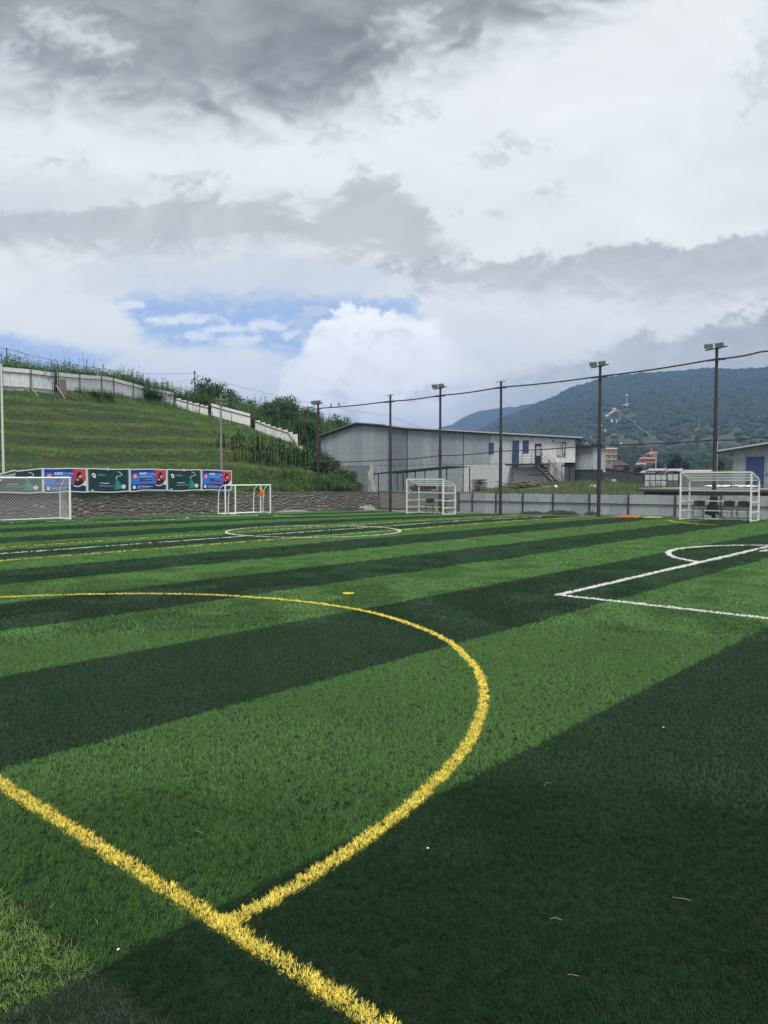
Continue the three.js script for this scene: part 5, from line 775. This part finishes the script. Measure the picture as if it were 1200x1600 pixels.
function crownGeo(rx, ry, n, leaf, seed, clumps = 16) {             // leaves gathered in clumps through an uneven volume
  const r = rng(seed), pos = [], nor = [], cs = []; for (let k = 0; k < clumps; k++) { const a = r() * 6.283, e = Math.acos(1 - 1.6 * r()), q = Math.pow(r(), 0.4); cs.push([Math.cos(a) * Math.sin(e) * rx * q, ry * (0.95 + 0.95 * Math.cos(e) * q), Math.sin(a) * Math.sin(e) * rx * q, (0.28 + 0.3 * r()) * rx]); }
  for (let k = 0; k < n; k++) { const c = cs[Math.floor(r() * clumps)], d = V3(r() - 0.5, r() - 0.45, r() - 0.5).normalize(), q = c[3] * Math.pow(r(), 0.45), b = V3(c[0] + d.x * q, Math.max(0.02, c[1] + d.y * q * 0.9), c[2] + d.z * q), dir = d.clone().add(V3(r() - 0.5, r() * 0.7 - 0.2, r() - 0.5)).normalize(); leafInto(pos, nor, b, dir, UPV, leaf * (0.6 + 0.8 * r()), leaf * 0.5, 0.5); }
  return fromArrays(pos, nor);
}
const leafMat = () => new THREE.MeshPhysicalMaterial({ color: 0xffffff, roughness: 0.8, specularIntensity: 0.3, side: THREE.DoubleSide });
const mLeaf = leafMat();
const green = (r, dark = 1) => { const k = (0.75 + 0.5 * r()) * dark, y = r(); return [(0.052 + 0.026 * y) * k, (0.116 + 0.020 * y) * k, (0.042 - 0.006 * y) * k]; };
const onHill = (u, v) => P(u, hillH(u, v), v);
{
  const r = rng(404), spot = (list, u, v, s, c, y = hillH(u, v), tilt = 0) => list.push([P(u, y, v), yaw(r() * 6.283), s, c]);
  // meadow grass over the terraces, longer on the rims and coloured paler there: dry tips plus painted-in edge light
  const lists = [[], [], []];
  for (let k = 0; k < 90000; k++) {
    const u = lerp(8, 58.5, r()), v = lerp(33.8, 80, Math.pow(r(), 1.35)); if (v > fenceV(u) - 0.1 && u < 56) continue; if (u > 37 && v < edgeV(u) - 1) continue; if (u < v * 0.33 - 2) continue;
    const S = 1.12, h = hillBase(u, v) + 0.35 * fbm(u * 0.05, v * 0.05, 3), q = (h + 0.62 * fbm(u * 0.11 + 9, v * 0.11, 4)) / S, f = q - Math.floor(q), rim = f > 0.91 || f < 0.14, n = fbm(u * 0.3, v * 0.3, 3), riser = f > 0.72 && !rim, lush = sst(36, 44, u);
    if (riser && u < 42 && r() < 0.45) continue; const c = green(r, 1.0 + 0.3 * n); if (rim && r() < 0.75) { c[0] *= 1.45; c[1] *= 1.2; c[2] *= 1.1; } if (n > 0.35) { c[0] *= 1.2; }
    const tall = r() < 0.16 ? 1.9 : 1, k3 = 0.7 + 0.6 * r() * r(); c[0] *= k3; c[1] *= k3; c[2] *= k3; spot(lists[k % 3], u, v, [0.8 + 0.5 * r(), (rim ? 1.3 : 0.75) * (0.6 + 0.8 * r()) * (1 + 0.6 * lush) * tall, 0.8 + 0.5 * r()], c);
  }
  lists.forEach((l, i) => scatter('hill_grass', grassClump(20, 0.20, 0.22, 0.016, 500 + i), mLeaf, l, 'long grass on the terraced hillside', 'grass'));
  // tall weeds on the crest behind the fences
  const W = [[], [], [], []];
  for (let k = 0; k < 15000; k++) {
    const u = lerp(16, 98, r()), f = fenceV(u), back = u > 57.3 ? lerp(61.5 + (u - 57) * 0.1, 106, Math.pow(r(), 0.9)) : f + 0.5 + 20 * Math.pow(r(), 1.5); if (u > 52.4 && u < 57.3 && back < 79.5) continue; if (u > 59 && back < 63.2) continue;
    const n = fbm(u * 0.12 + 4, back * 0.12, 3), s = (0.55 + 0.65 * r()) * (0.85 + 0.7 * Math.max(0, n)) * (u < 40 ? 1.05 : u < 52 ? 1.25 : 1.1); spot(W[k % 4], u, back, [s, s * (0.8 + 0.5 * r()), s], green(r, 0.9 + 0.3 * n));
  }
  W.forEach((l, i) => scatter('crest_weeds', weed(46, 2.3, 0.5, 0.42, 520 + i), mLeaf, l, 'tall leafy weeds covering the crest behind the white fences', 'weeds'));
  // low weeds at the fence foot and along the shady bank
  const B = [[], []];
  for (let k = 0; k < 320; k++) { const u = lerp(31, 58, r()), v = u < 52.3 ? fenceV(u) - 0.25 - 3.2 * Math.pow(r(), 1.6) : lerp(60, 80, r()); if (u > 52.3 && (u > 57 || v < 62)) continue; const s = 0.24 + 0.26 * r(); spot(B[k % 2], u, v, s, green(r)); }
  for (let k = 0; k < 2600; k++) { const u = lerp(27, 50, r()), e = u < 37.3 ? 33.9 : edgeV(u), v = e + 0.2 + 5 * Math.pow(r(), 1.2); const s = (0.18 + 0.34 * r()) * (u < 33 ? 0.6 : 1); spot(B[k % 2], u, v, s, green(r)); }
  B.forEach((l, i) => scatter('bank_weeds', weed(40, 1.9, 0.7, 0.5, 540 + i), mLeaf, l, 'low weeds on the bank and under the fence', 'weeds'));
  // maize: the plants along the near rows one by one, the rest as a stand
  const corn = [maize(2.0, 1), maize(1.85, 2), maize(2.15, 3), maize(1.9, 4)], stand = [[], [], [], []], mCorn = [0.85, 1, 1.15].map(k => { const m = leafMat(); m.color = LIN(0.075 * k, 0.130 * k, 0.066 * k); return m; }), mYoung = leafMat(); mYoung.color = LIN(0.19, 0.23, 0.07);
  let front = 0;
  for (let row = 0; row < 10; row++) for (let k = 0; k < 24; k++) {
    const t = k / 23, u = lerp(31.6, 44.0, t) + rr(-0.25, 0.25, r) + row * 0.2, v = lerp(41.0, 40.6, t) + row * 0.5 + rr(-0.2, 0.2, r); if (v < edgeV(u) + 1.2 || v > 47) continue; if (r() < 0.1) continue;
    const s = rr(0.62, 0.95, r) * (t < 0.12 ? 0.8 : 1), kind = Math.floor(r() * 4);
    if (row < 6) { const o = new THREE.Mesh(corn[kind], t < 0.1 ? mYoung : mCorn[Math.floor(r() * 3)]), g = thing('maize_plant', t < 0.1 ? 'yellowish maize plant at the end of the maize rows' : 'dark green maize plant in the rows above the stone wall', 'maize', [u, hillH(u, v) - 0.03, v], r() * 6.28, t < 0.1 ? 'yellowish maize plants' : 'maize plants above the stone wall'); o.name = 'leaves'; o.scale.setScalar(s); g.add(o); front++; }
    else { const c = 0.8 + 0.4 * r(); stand[kind].push([onHill(u, v), yaw(r() * 6.28), s, [0.075 * c, 0.130 * c, 0.066 * c]]); }
  }
  stand.forEach((l, i) => { if (l.length) scatter('maize_stand', corn[i], mLeaf, l, 'dense stand of maize behind the front rows', 'maize'); });
  // yard: rough grass and weeds between fence and warehouse
  const Y = [[], []], YW = [];
  for (let k = 0; k < 15000; k++) { const u = lerp(36, 62, r()), v = lerp(-2, 38, r()); const n = fbm(u * 0.2 + 60, v * 0.2, 3); if (n < -0.12) continue; if (u > 39.8 && u < 45.8 && v < 17) continue; const s = 0.5 + 0.8 * r(); spot(Y[k % 2], u, v, [1, s, 1], green(r, 0.9 + 0.3 * n).map((x, i) => x * 0.45 + [0.034, 0.036, 0.024][i]), yardH(u, v)); }
  for (let k = 0; k < 650; k++) { const u = lerp(46, 58.5, r()), v = lerp(19, 37, r()), n = fbm(u * 0.25, v * 0.25 + 8, 3); if (n < 0.02) continue; spot(YW, u, v, 0.16 + 0.22 * r(), green(r), yardH(u, v)); }
  Y.forEach((l, i) => scatter('yard_grass', grassClump(11, 0.30, 0.2, 0.03, 560 + i), mLeaf, l, 'rough grass in the yard behind the low fence', 'grass')); scatter('yard_weeds', weed(40, 1.9, 0.7, 0.5, 570), mLeaf, YW, 'weeds in the yard behind the low fence', 'weeds');
  // short grass along the turf edge
  const E = []; for (let k = 0; k < 2600; k++) { const a = r() < 0.55, u = a ? lerp(33.1, 34.5, Math.pow(r(), 0.7)) : lerp(13, 36, r()), v = a ? lerp(4, 31, r()) : 32.75 + 0.65 * Math.pow(r(), 0.6); if (fbm(u * 0.6, v * 0.6 + 30, 3) < -0.02) continue; spot(E, u, v, [0.6, 0.28 + 0.3 * r(), 0.6], green(r), a ? yardH(u, v) : drop(u, v) - 0.02); }
  scatter('edge_grass', grassClump(10, 0.3, 0.16, 0.02, 580), mLeaf, E, 'thin grass along the foot of fence and wall', 'grass');
}
// bushes, each a thing: stems and a leafy crown
{
  const stemM = mat([0.10, 0.075, 0.05], 0.95), protos = [0, 1, 2].map(i => crownGeo(1, 0.9, 2600, 0.16, 600 + i, 18)), stems = [0, 1, 2].map(i => { const r = rng(700 + i), out = []; for (let k = 0; k < 7; k++) { const a = r() * 6.28, q = 0.4 + 0.4 * r(); out.push(tube([[Math.cos(a) * 0.05, -0.1, Math.sin(a) * 0.05], [Math.cos(a) * q * 0.4, 0.55, Math.sin(a) * q * 0.4], [Math.cos(a) * q, 1.2 + 0.3 * r(), Math.sin(a) * q]], 0.022, 6, 5)); } return join(out); });
  const tone = [[0.040, 0.074, 0.032], [0.050, 0.090, 0.037], [0.060, 0.104, 0.040]].map(c => { const m = leafMat(); m.color = LIN(...c); return m; });
  const bush = (label, u, v, s, sy, k, t, group, y = hillH(u, v)) => { const b = thing('bush', label, 'bush', [u, y, v], k * 2.1 + u, group); const a = mesh('stems', stems[k % 3], stemM, b), c = mesh('crown', protos[k % 3], tone[t], b); a.scale.set(s, s * sy, s); c.scale.set(s, s * sy, s); return b; };
  [[46.8, 82.4, 1.9, 1.0], [48.6, 83.6, 1.6, 0.95]].forEach(([u, v, s, sy], i) => bush('dark rounded bush on the crest above the fence corner', u, v, s, sy, i, 0, 'dark bushes above the fence corner'));
  [[66.2, 92.0, 2.6, 1.25], [68.6, 91.6, 2.2, 1.4], [64.4, 90.4, 2.0, 1.2], [70.6, 90, 1.8, 1.2]].forEach(([u, v, s, sy], i) => bush('tall dark bush beside the crossarm utility pole', u, v, s, sy, i + 1, i % 2, 'tall bushes beside the utility pole'));
  [[27.5, 66.8, 1.1], [29.4, 67.5, 1.2], [33.5, 68.9, 1.1], [24.5, 66.5, 1.1], [37.4, 71.8, 1.2], [41.5, 75.5, 1.3]].forEach(([u, v, s], i) => bush('rounded bush showing over the top of the long hill fence', u, v, s, 1.0, i, 1, 'bushes behind the long hill fence'));
  [[62, 70, 1.7], [63.5, 74, 1.9], [66, 77, 2.0], [70, 80, 2.1], [61, 66, 1.4], [74, 79, 1.8], [79, 78, 1.7], [83, 76, 1.5]].forEach(([u, v, s], i) => bush('leafy bush on the slope behind the stepped fence and warehouse', u, v, s, 1.05, i, i % 3, 'bushes on the slope behind the warehouse'));
  [[38.4, 37.6, 0.9], [39.6, 39.0, 1.0], [37.4, 36.0, 0.8], [40.9, 40.6, 1.05], [36.3, 36.6, 0.7], [38.6, 40.6, 0.95], [42.6, 42.6, 1.1], [35.0, 35.6, 0.6], [44.5, 45.6, 1.15], [46.5, 48.4, 1.2]].forEach(([u, v, s], i) => bush('dark low bush on the shady bank above the concrete wall', u, v, s, 0.62, i, i % 2, 'dark bushes on the shady bank'));
  [[36, 65.4, 0.5], [34.2, 64.6, 0.5]].forEach(([u, v, s], i) => bush('low bush at the foot of the long hill fence', u, v, s, 0.7, i, 0, 'low bushes below the hill fence'));
}

// ------------------------------------------------------------------ the town below the mountain
const slopeAt = (t, e, r0 = 340) => { const fw = 1 / Math.sqrt(1 + t * t); for (let r = r0; r < 1950; r += 6) if ((mountH(t, r) - EYE) / (r * fw) >= e) return r; return 1950; };
function house(name, label, t, r, y, W, H, storeys, wall, trim, roof, group) {
  const [u, v] = polar(t, r), h = thing(name, label, 'house', [u, y, v], Math.atan2(-u, v), group), D = W * 0.8, s = H / storeys, m = mat(wall, 0.9, { map: earthMap }), tm = mat(trim, 0.9), glass = mat([0.04, 0.05, 0.06], 0.2);
  mesh('wall', box(W, H + 6, D, 0, H / 2 - 3, -D / 2), m, h);
  for (let k = 0; k < storeys; k++) {
    mesh('floor_slab', box(W + 0.7, 0.28, D + 0.7, 0, (k + 1) * s - 0.1, -D / 2 + 0.1), tm, h);
    const n = Math.max(2, Math.round(W / 3)); for (let i = 0; i < n; i++) { const x = (i + 0.5) / n * W - W / 2, w = mesh('window', box(1.2, s * 0.48, 0.12, x, k * s + s * 0.5, 0.02), tm, h); mesh('pane', box(0.95, s * 0.40, 0.06, x, k * s + s * 0.5, 0.075), glass, w); }
  }
  if (roof === 'flat') { mesh('parapet', box(W + 0.4, 0.7, 0.2, 0, H + 0.35, 0.1), tm, h); mesh('stair_tower', box(W * 0.35, s * 0.85, D * 0.4, -W * 0.2, H + s * 0.42, -D * 0.6), m, h); mesh('water_tank', new THREE.CylinderGeometry(0.7, 0.75, 1.4, 12).translate(W * 0.25, H + 0.8, -D * 0.5), mat([0.06, 0.06, 0.065], 0.6), h); }
  else { const g = new THREE.CylinderGeometry(0.001, W * 0.82, W * 0.30, 4, 1).rotateY(Math.PI / 4).scale(1, 1, D / W).translate(0, H + W * 0.15, -D / 2); mesh('roof', g, mat(roof, 0.9, { map: earthMap }), h); }
  return h;
}
const yTown = (t, r) => Math.max(mountH(t, r), -0.7);
house('town_house', 'tall yellow and ochre town house with balconies', 0.295, 455, 9.5, 8.5, 9.2, 3, [0.50, 0.40, 0.24], [0.50, 0.44, 0.36], 'flat');
house('town_house', 'brown brick town house with a flat roof', 0.266, 470, 10.5, 5.0, 9.5, 3, [0.22, 0.13, 0.10], [0.30, 0.22, 0.18], 'flat');
house('town_house', 'brown brick block next to the yellow town house', 0.283, 462, 9.6, 4.2, 7.6, 3, [0.20, 0.12, 0.10], [0.26, 0.19, 0.16], 'flat');
house('town_house', 'low house with a reddish brown tiled roof', 0.3095, 350, 5.5, 6.2, 2.4, 1, [0.20, 0.15, 0.13], [0.22, 0.17, 0.15], [0.17, 0.075, 0.060]);
house('town_house', 'salmon orange town house with stepped terraces', 0.345, 470, 8.6, 8.0, 4.8, 2, [0.42, 0.16, 0.12], [0.50, 0.30, 0.26], 'flat');
house('town_house', 'bright orange upper block of the salmon house', 0.3525, 476, 13.4, 4.2, 3.4, 1, [0.52, 0.20, 0.12], [0.55, 0.34, 0.28], 'flat');
house('town_house', 'small pink house below the orange block', 0.3365, 440, 7.0, 4.8, 2.6, 1, [0.45, 0.26, 0.23], [0.55, 0.42, 0.38], 'flat');
{
  // pale houses scattered up the slope
  const r = rng(88), spots = [[0.282, 0.056], [0.284, 0.067], [0.279, 0.062], [0.289, 0.060], [0.301, 0.0555], [0.265, 0.0445], [0.298, 0.074], [0.303, 0.0735], [0.318, 0.0375], [0.322, 0.038], [0.31, 0.045], [0.27, 0.053]];
  spots.forEach(([t, e], i) => { const d = slopeAt(t, e), [u, v] = polar(t, d), s = rr(2.2, 4.0, r) * d / 900, h = thing('hill_house', 'small whitish house on the mountain slope above the town', 'house', [u, mountH(t, d), v], Math.atan2(-u, v) + rr(-0.3, 0.3, r), 'whitish houses on the mountain slope'); mesh('wall', box(s, s * 1.1, s * 0.7, 0, s * 0.3, 0), mat([0.46, 0.47, 0.46], 0.9), h); mesh('roof', box(s * 1.12, s * 0.08, s * 0.85, 0, s * 0.88, 0.02), mat([0.42, 0.43, 0.44], 0.9), h); });
  // low tin roofs along the valley edge
  const row = [[0.357, 250, 3.6], [0.364, 255, 3.2], [0.372, 262, 3.0], [0.381, 240, 3.4], [0.389, 250, 2.9], [0.398, 235, 2.9], [0.407, 245, 3.1], [0.416, 238, 3.0], [0.347, 250, 3.0]];
  row.forEach(([t, d, y], i) => { const [u, v] = polar(t, d), w = rr(3.2, 5.2, r), h = thing('tin_shack', 'low tin roofed shack along the far edge of the yard', 'shack', [u, y - 0.6, v], Math.atan2(-u, v) + rr(-0.4, 0.4, r), 'tin roofed shacks at the valley edge'); mesh('wall', box(w, 2.2, 3, 0, 0.2, 0), mat([rr(0.18, 0.28, r), 0.21, 0.19], 0.9), h); mesh('roof', box(w * 1.15, 0.09, 3.8, 0, 1.42, 0, 0.2, 0, 0), sheet([rr(0.32, 0.46, r), rr(0.36, 0.46, r), 0.43], 0.6, 0.05), h); mesh('door', box(0.8, 1.5, 0.06, w * 0.2, -0.1, 1.51), mat([0.06, 0.055, 0.05]), h); });
  // monument on a round platform with a tall ball-topped mast
  { const t = 0.3185, d = slopeAt(t, 0.0925), [u, v] = polar(t, d), k = d / 1550, m = thing('hill_monument', 'white ball topped mast on a round platform on the mountainside', 'monument', [u, mountH(t, d) + 3, v], Math.atan2(-u, v)), w = mat([0.62, 0.64, 0.64], 0.8); mesh('platform', [new THREE.CylinderGeometry(6 * k, 5 * k, 5 * k, 20)], w, m); mesh('terrace', box(20 * k, 1.2 * k, 6 * k, 0, 1.2 * k, 0), w, m); mesh('mast', bar([-2 * k, 2, 0], [-2 * k, 18 * k, 0], 0.35 * k, 8, 0.3 * k), w, m); mesh('ball', new THREE.SphereGeometry(1.7 * k, 14, 10).translate(-2 * k, 19.5 * k, 0), w, m); }
  // stepped white and pink temple lower down
  { const t = 0.2965, d = slopeAt(t, 0.081), [u, v] = polar(t, d), k = d / 1500, m = thing('hill_temple', 'white and pink stepped temple on the mountainside', 'temple', [u, mountH(t, d), v], Math.atan2(-u, v)), w = mat([0.70, 0.66, 0.66], 0.85), pk = mat([0.50, 0.26, 0.28], 0.85); for (let i = 0; i < 5; i++) mesh('stair_flight', box(5.5 * k, 2.6 * k, 4 * k, (i * 3.2 - 9) * k, (i * 2.2) * k, 0, 0, 0, 0.35), i % 3 === 2 ? pk : w, m); mesh('shrine', box(6 * k, 4 * k, 5 * k, 6 * k, 11 * k, -1), w, m); mesh('roof', new THREE.CylinderGeometry(0.01, 6 * k, 3.5 * k, 4).rotateY(0.78).translate(6 * k, 14.5 * k, -1), pk, m); mesh('canopy', box(7 * k, 0.8 * k, 5 * k, 11 * k, 10 * k, 0, 0, 0, -0.15), w, m); }
  // footpath on the slope
  { const a = [0.319, 0.074], b = [0.348, 0.049], pts = Array.from({ length: 14 }, (_, i) => { const q = i / 13, t = lerp(a[0], b[0], q) + 0.001 * Math.sin(q * 9), d = slopeAt(t, lerp(a[1], b[1], q)), [u, v] = polar(t, d); return [u, mountH(t, d) + 4.5, v]; }); structure('footpath', grid(13, 1, (q, s, i) => { const p = pts[i]; return [p[0] + (s - 0.5) * 2.4, p[1] + (s - 0.5) * 1.0, -p[2]]; }), mat([0.085, 0.095, 0.07], 1, { side: THREE.DoubleSide }), 'pale footpath up the mountainside'); }
  // street lamp and the trees at the valley edge
  { const lp = thing('street_lamp', 'tall pale street lamp beside the orange town house', 'lamp post', [246.4, 4.0, 98.5], Math.atan2(-246, 98)); mesh('shaft', bar([0, -1, 0], [0, 5.4, 0], 0.14, 8, 0.1), mat([0.5, 0.5, 0.5]), lp); mesh('arm', bar([0, 5.4, 0], [-2.6, 5.9, 0], 0.08, 6), mat([0.5, 0.5, 0.5]), lp); mesh('lamp_head', box(0.9, 0.16, 0.4, -2.9, 5.9, 0), mat([0.6, 0.6, 0.58]), lp); }
  const crowns = [0, 1].map(i => crownGeo(1, 1.0, 1300, 0.30, 640 + i, 14)), tm = [[0.022, 0.042, 0.022], [0.032, 0.058, 0.028]].map(c => { const m = leafMat(); m.color = LIN(...c); return m; }), trunk = mat([0.07, 0.055, 0.04], 0.95);
  [[0.383, 270, 1.9, 7.5], [0.395, 275, 1.5, 6.0], [0.3765, 272, 1.4, 5.5], [0.44, 260, 1.5, 6], [0.36, 300, 1.8, 5.2], [0.334, 300, 1.9, 4.6], [0.318, 310, 1.7, 4.2], [0.252, 300, 2.0, 6.4]].forEach(([t, d, s, h], i) => { const [u, v] = polar(t, d), y = 2.4, g = thing('valley_tree', i < 3 ? 'dark upright tree in the clump at the valley edge' : 'dark tree between the town houses and the shacks', 'tree', [u, y, v], i, i < 3 ? 'trees of the dark clump' : 'trees between houses and shacks'); mesh('trunk', bar([0, -2, 0], [0.1, h * 0.6, 0], 0.22, 7, 0.1), trunk, g); const c = mesh('crown', crowns[i % 2], tm[i % 2], g); c.scale.set(s, h * 0.38, s); c.position.y = h * 0.22; });
  const F = [[], []]; for (let k = 0; k < 2600; k++) { const t = lerp(0.20, 0.62, r()), d = lerp(150, 640, Math.pow(r(), 0.7)), [u, v] = polar(t, d); if (u < 90) continue; const s = (0.7 + 1.3 * r()) * (0.4 + d / 620), c = 0.7 + 0.6 * r(); F[k % 2].push([P(u, (d > 300 ? mountH(t, d) : lerp(0.2, 1.4, sst(150, 300, d))) - 0.3, v), yaw(r() * 6.28), [s, s * (0.6 + 0.5 * r()), s], [0.055 * c, 0.085 * c, 0.042 * c]]); }
  F.forEach((l, i) => scatter('valley_scrub', crownGeo(1, 0.8, 220, 0.45, 660 + i, 9), mLeaf, l, 'scrub and small trees across the valley floor', 'scrub'));
  structure('valley_floor', tinted(grid(70, 24, (a, b) => { const t = Math.tan(lerp(-0.1, 0.8, a)), d = lerp(112, 340, b), [u, v] = polar(t, d); return [u, lerp(0.1, mountH(t, 340), sst(0, 1, b)) + 0.4 * fbm(u * 0.03, v * 0.03, 3), -v]; }, (a, b, p) => [p[0] / 6, p[2] / 6]), (x, y, z) => { const n = fbm(x * 0.03, z * 0.03, 4); return n > 0.12 ? [0.16, 0.145, 0.10] : [0.065, 0.088, 0.042]; }), mGround, 'scrubby valley floor between yard and mountain');
}

scene.traverse(o => { if (o.isMesh) { o.castShadow = true; o.receiveShadow = true; } });
renderer.render(scene, camera);
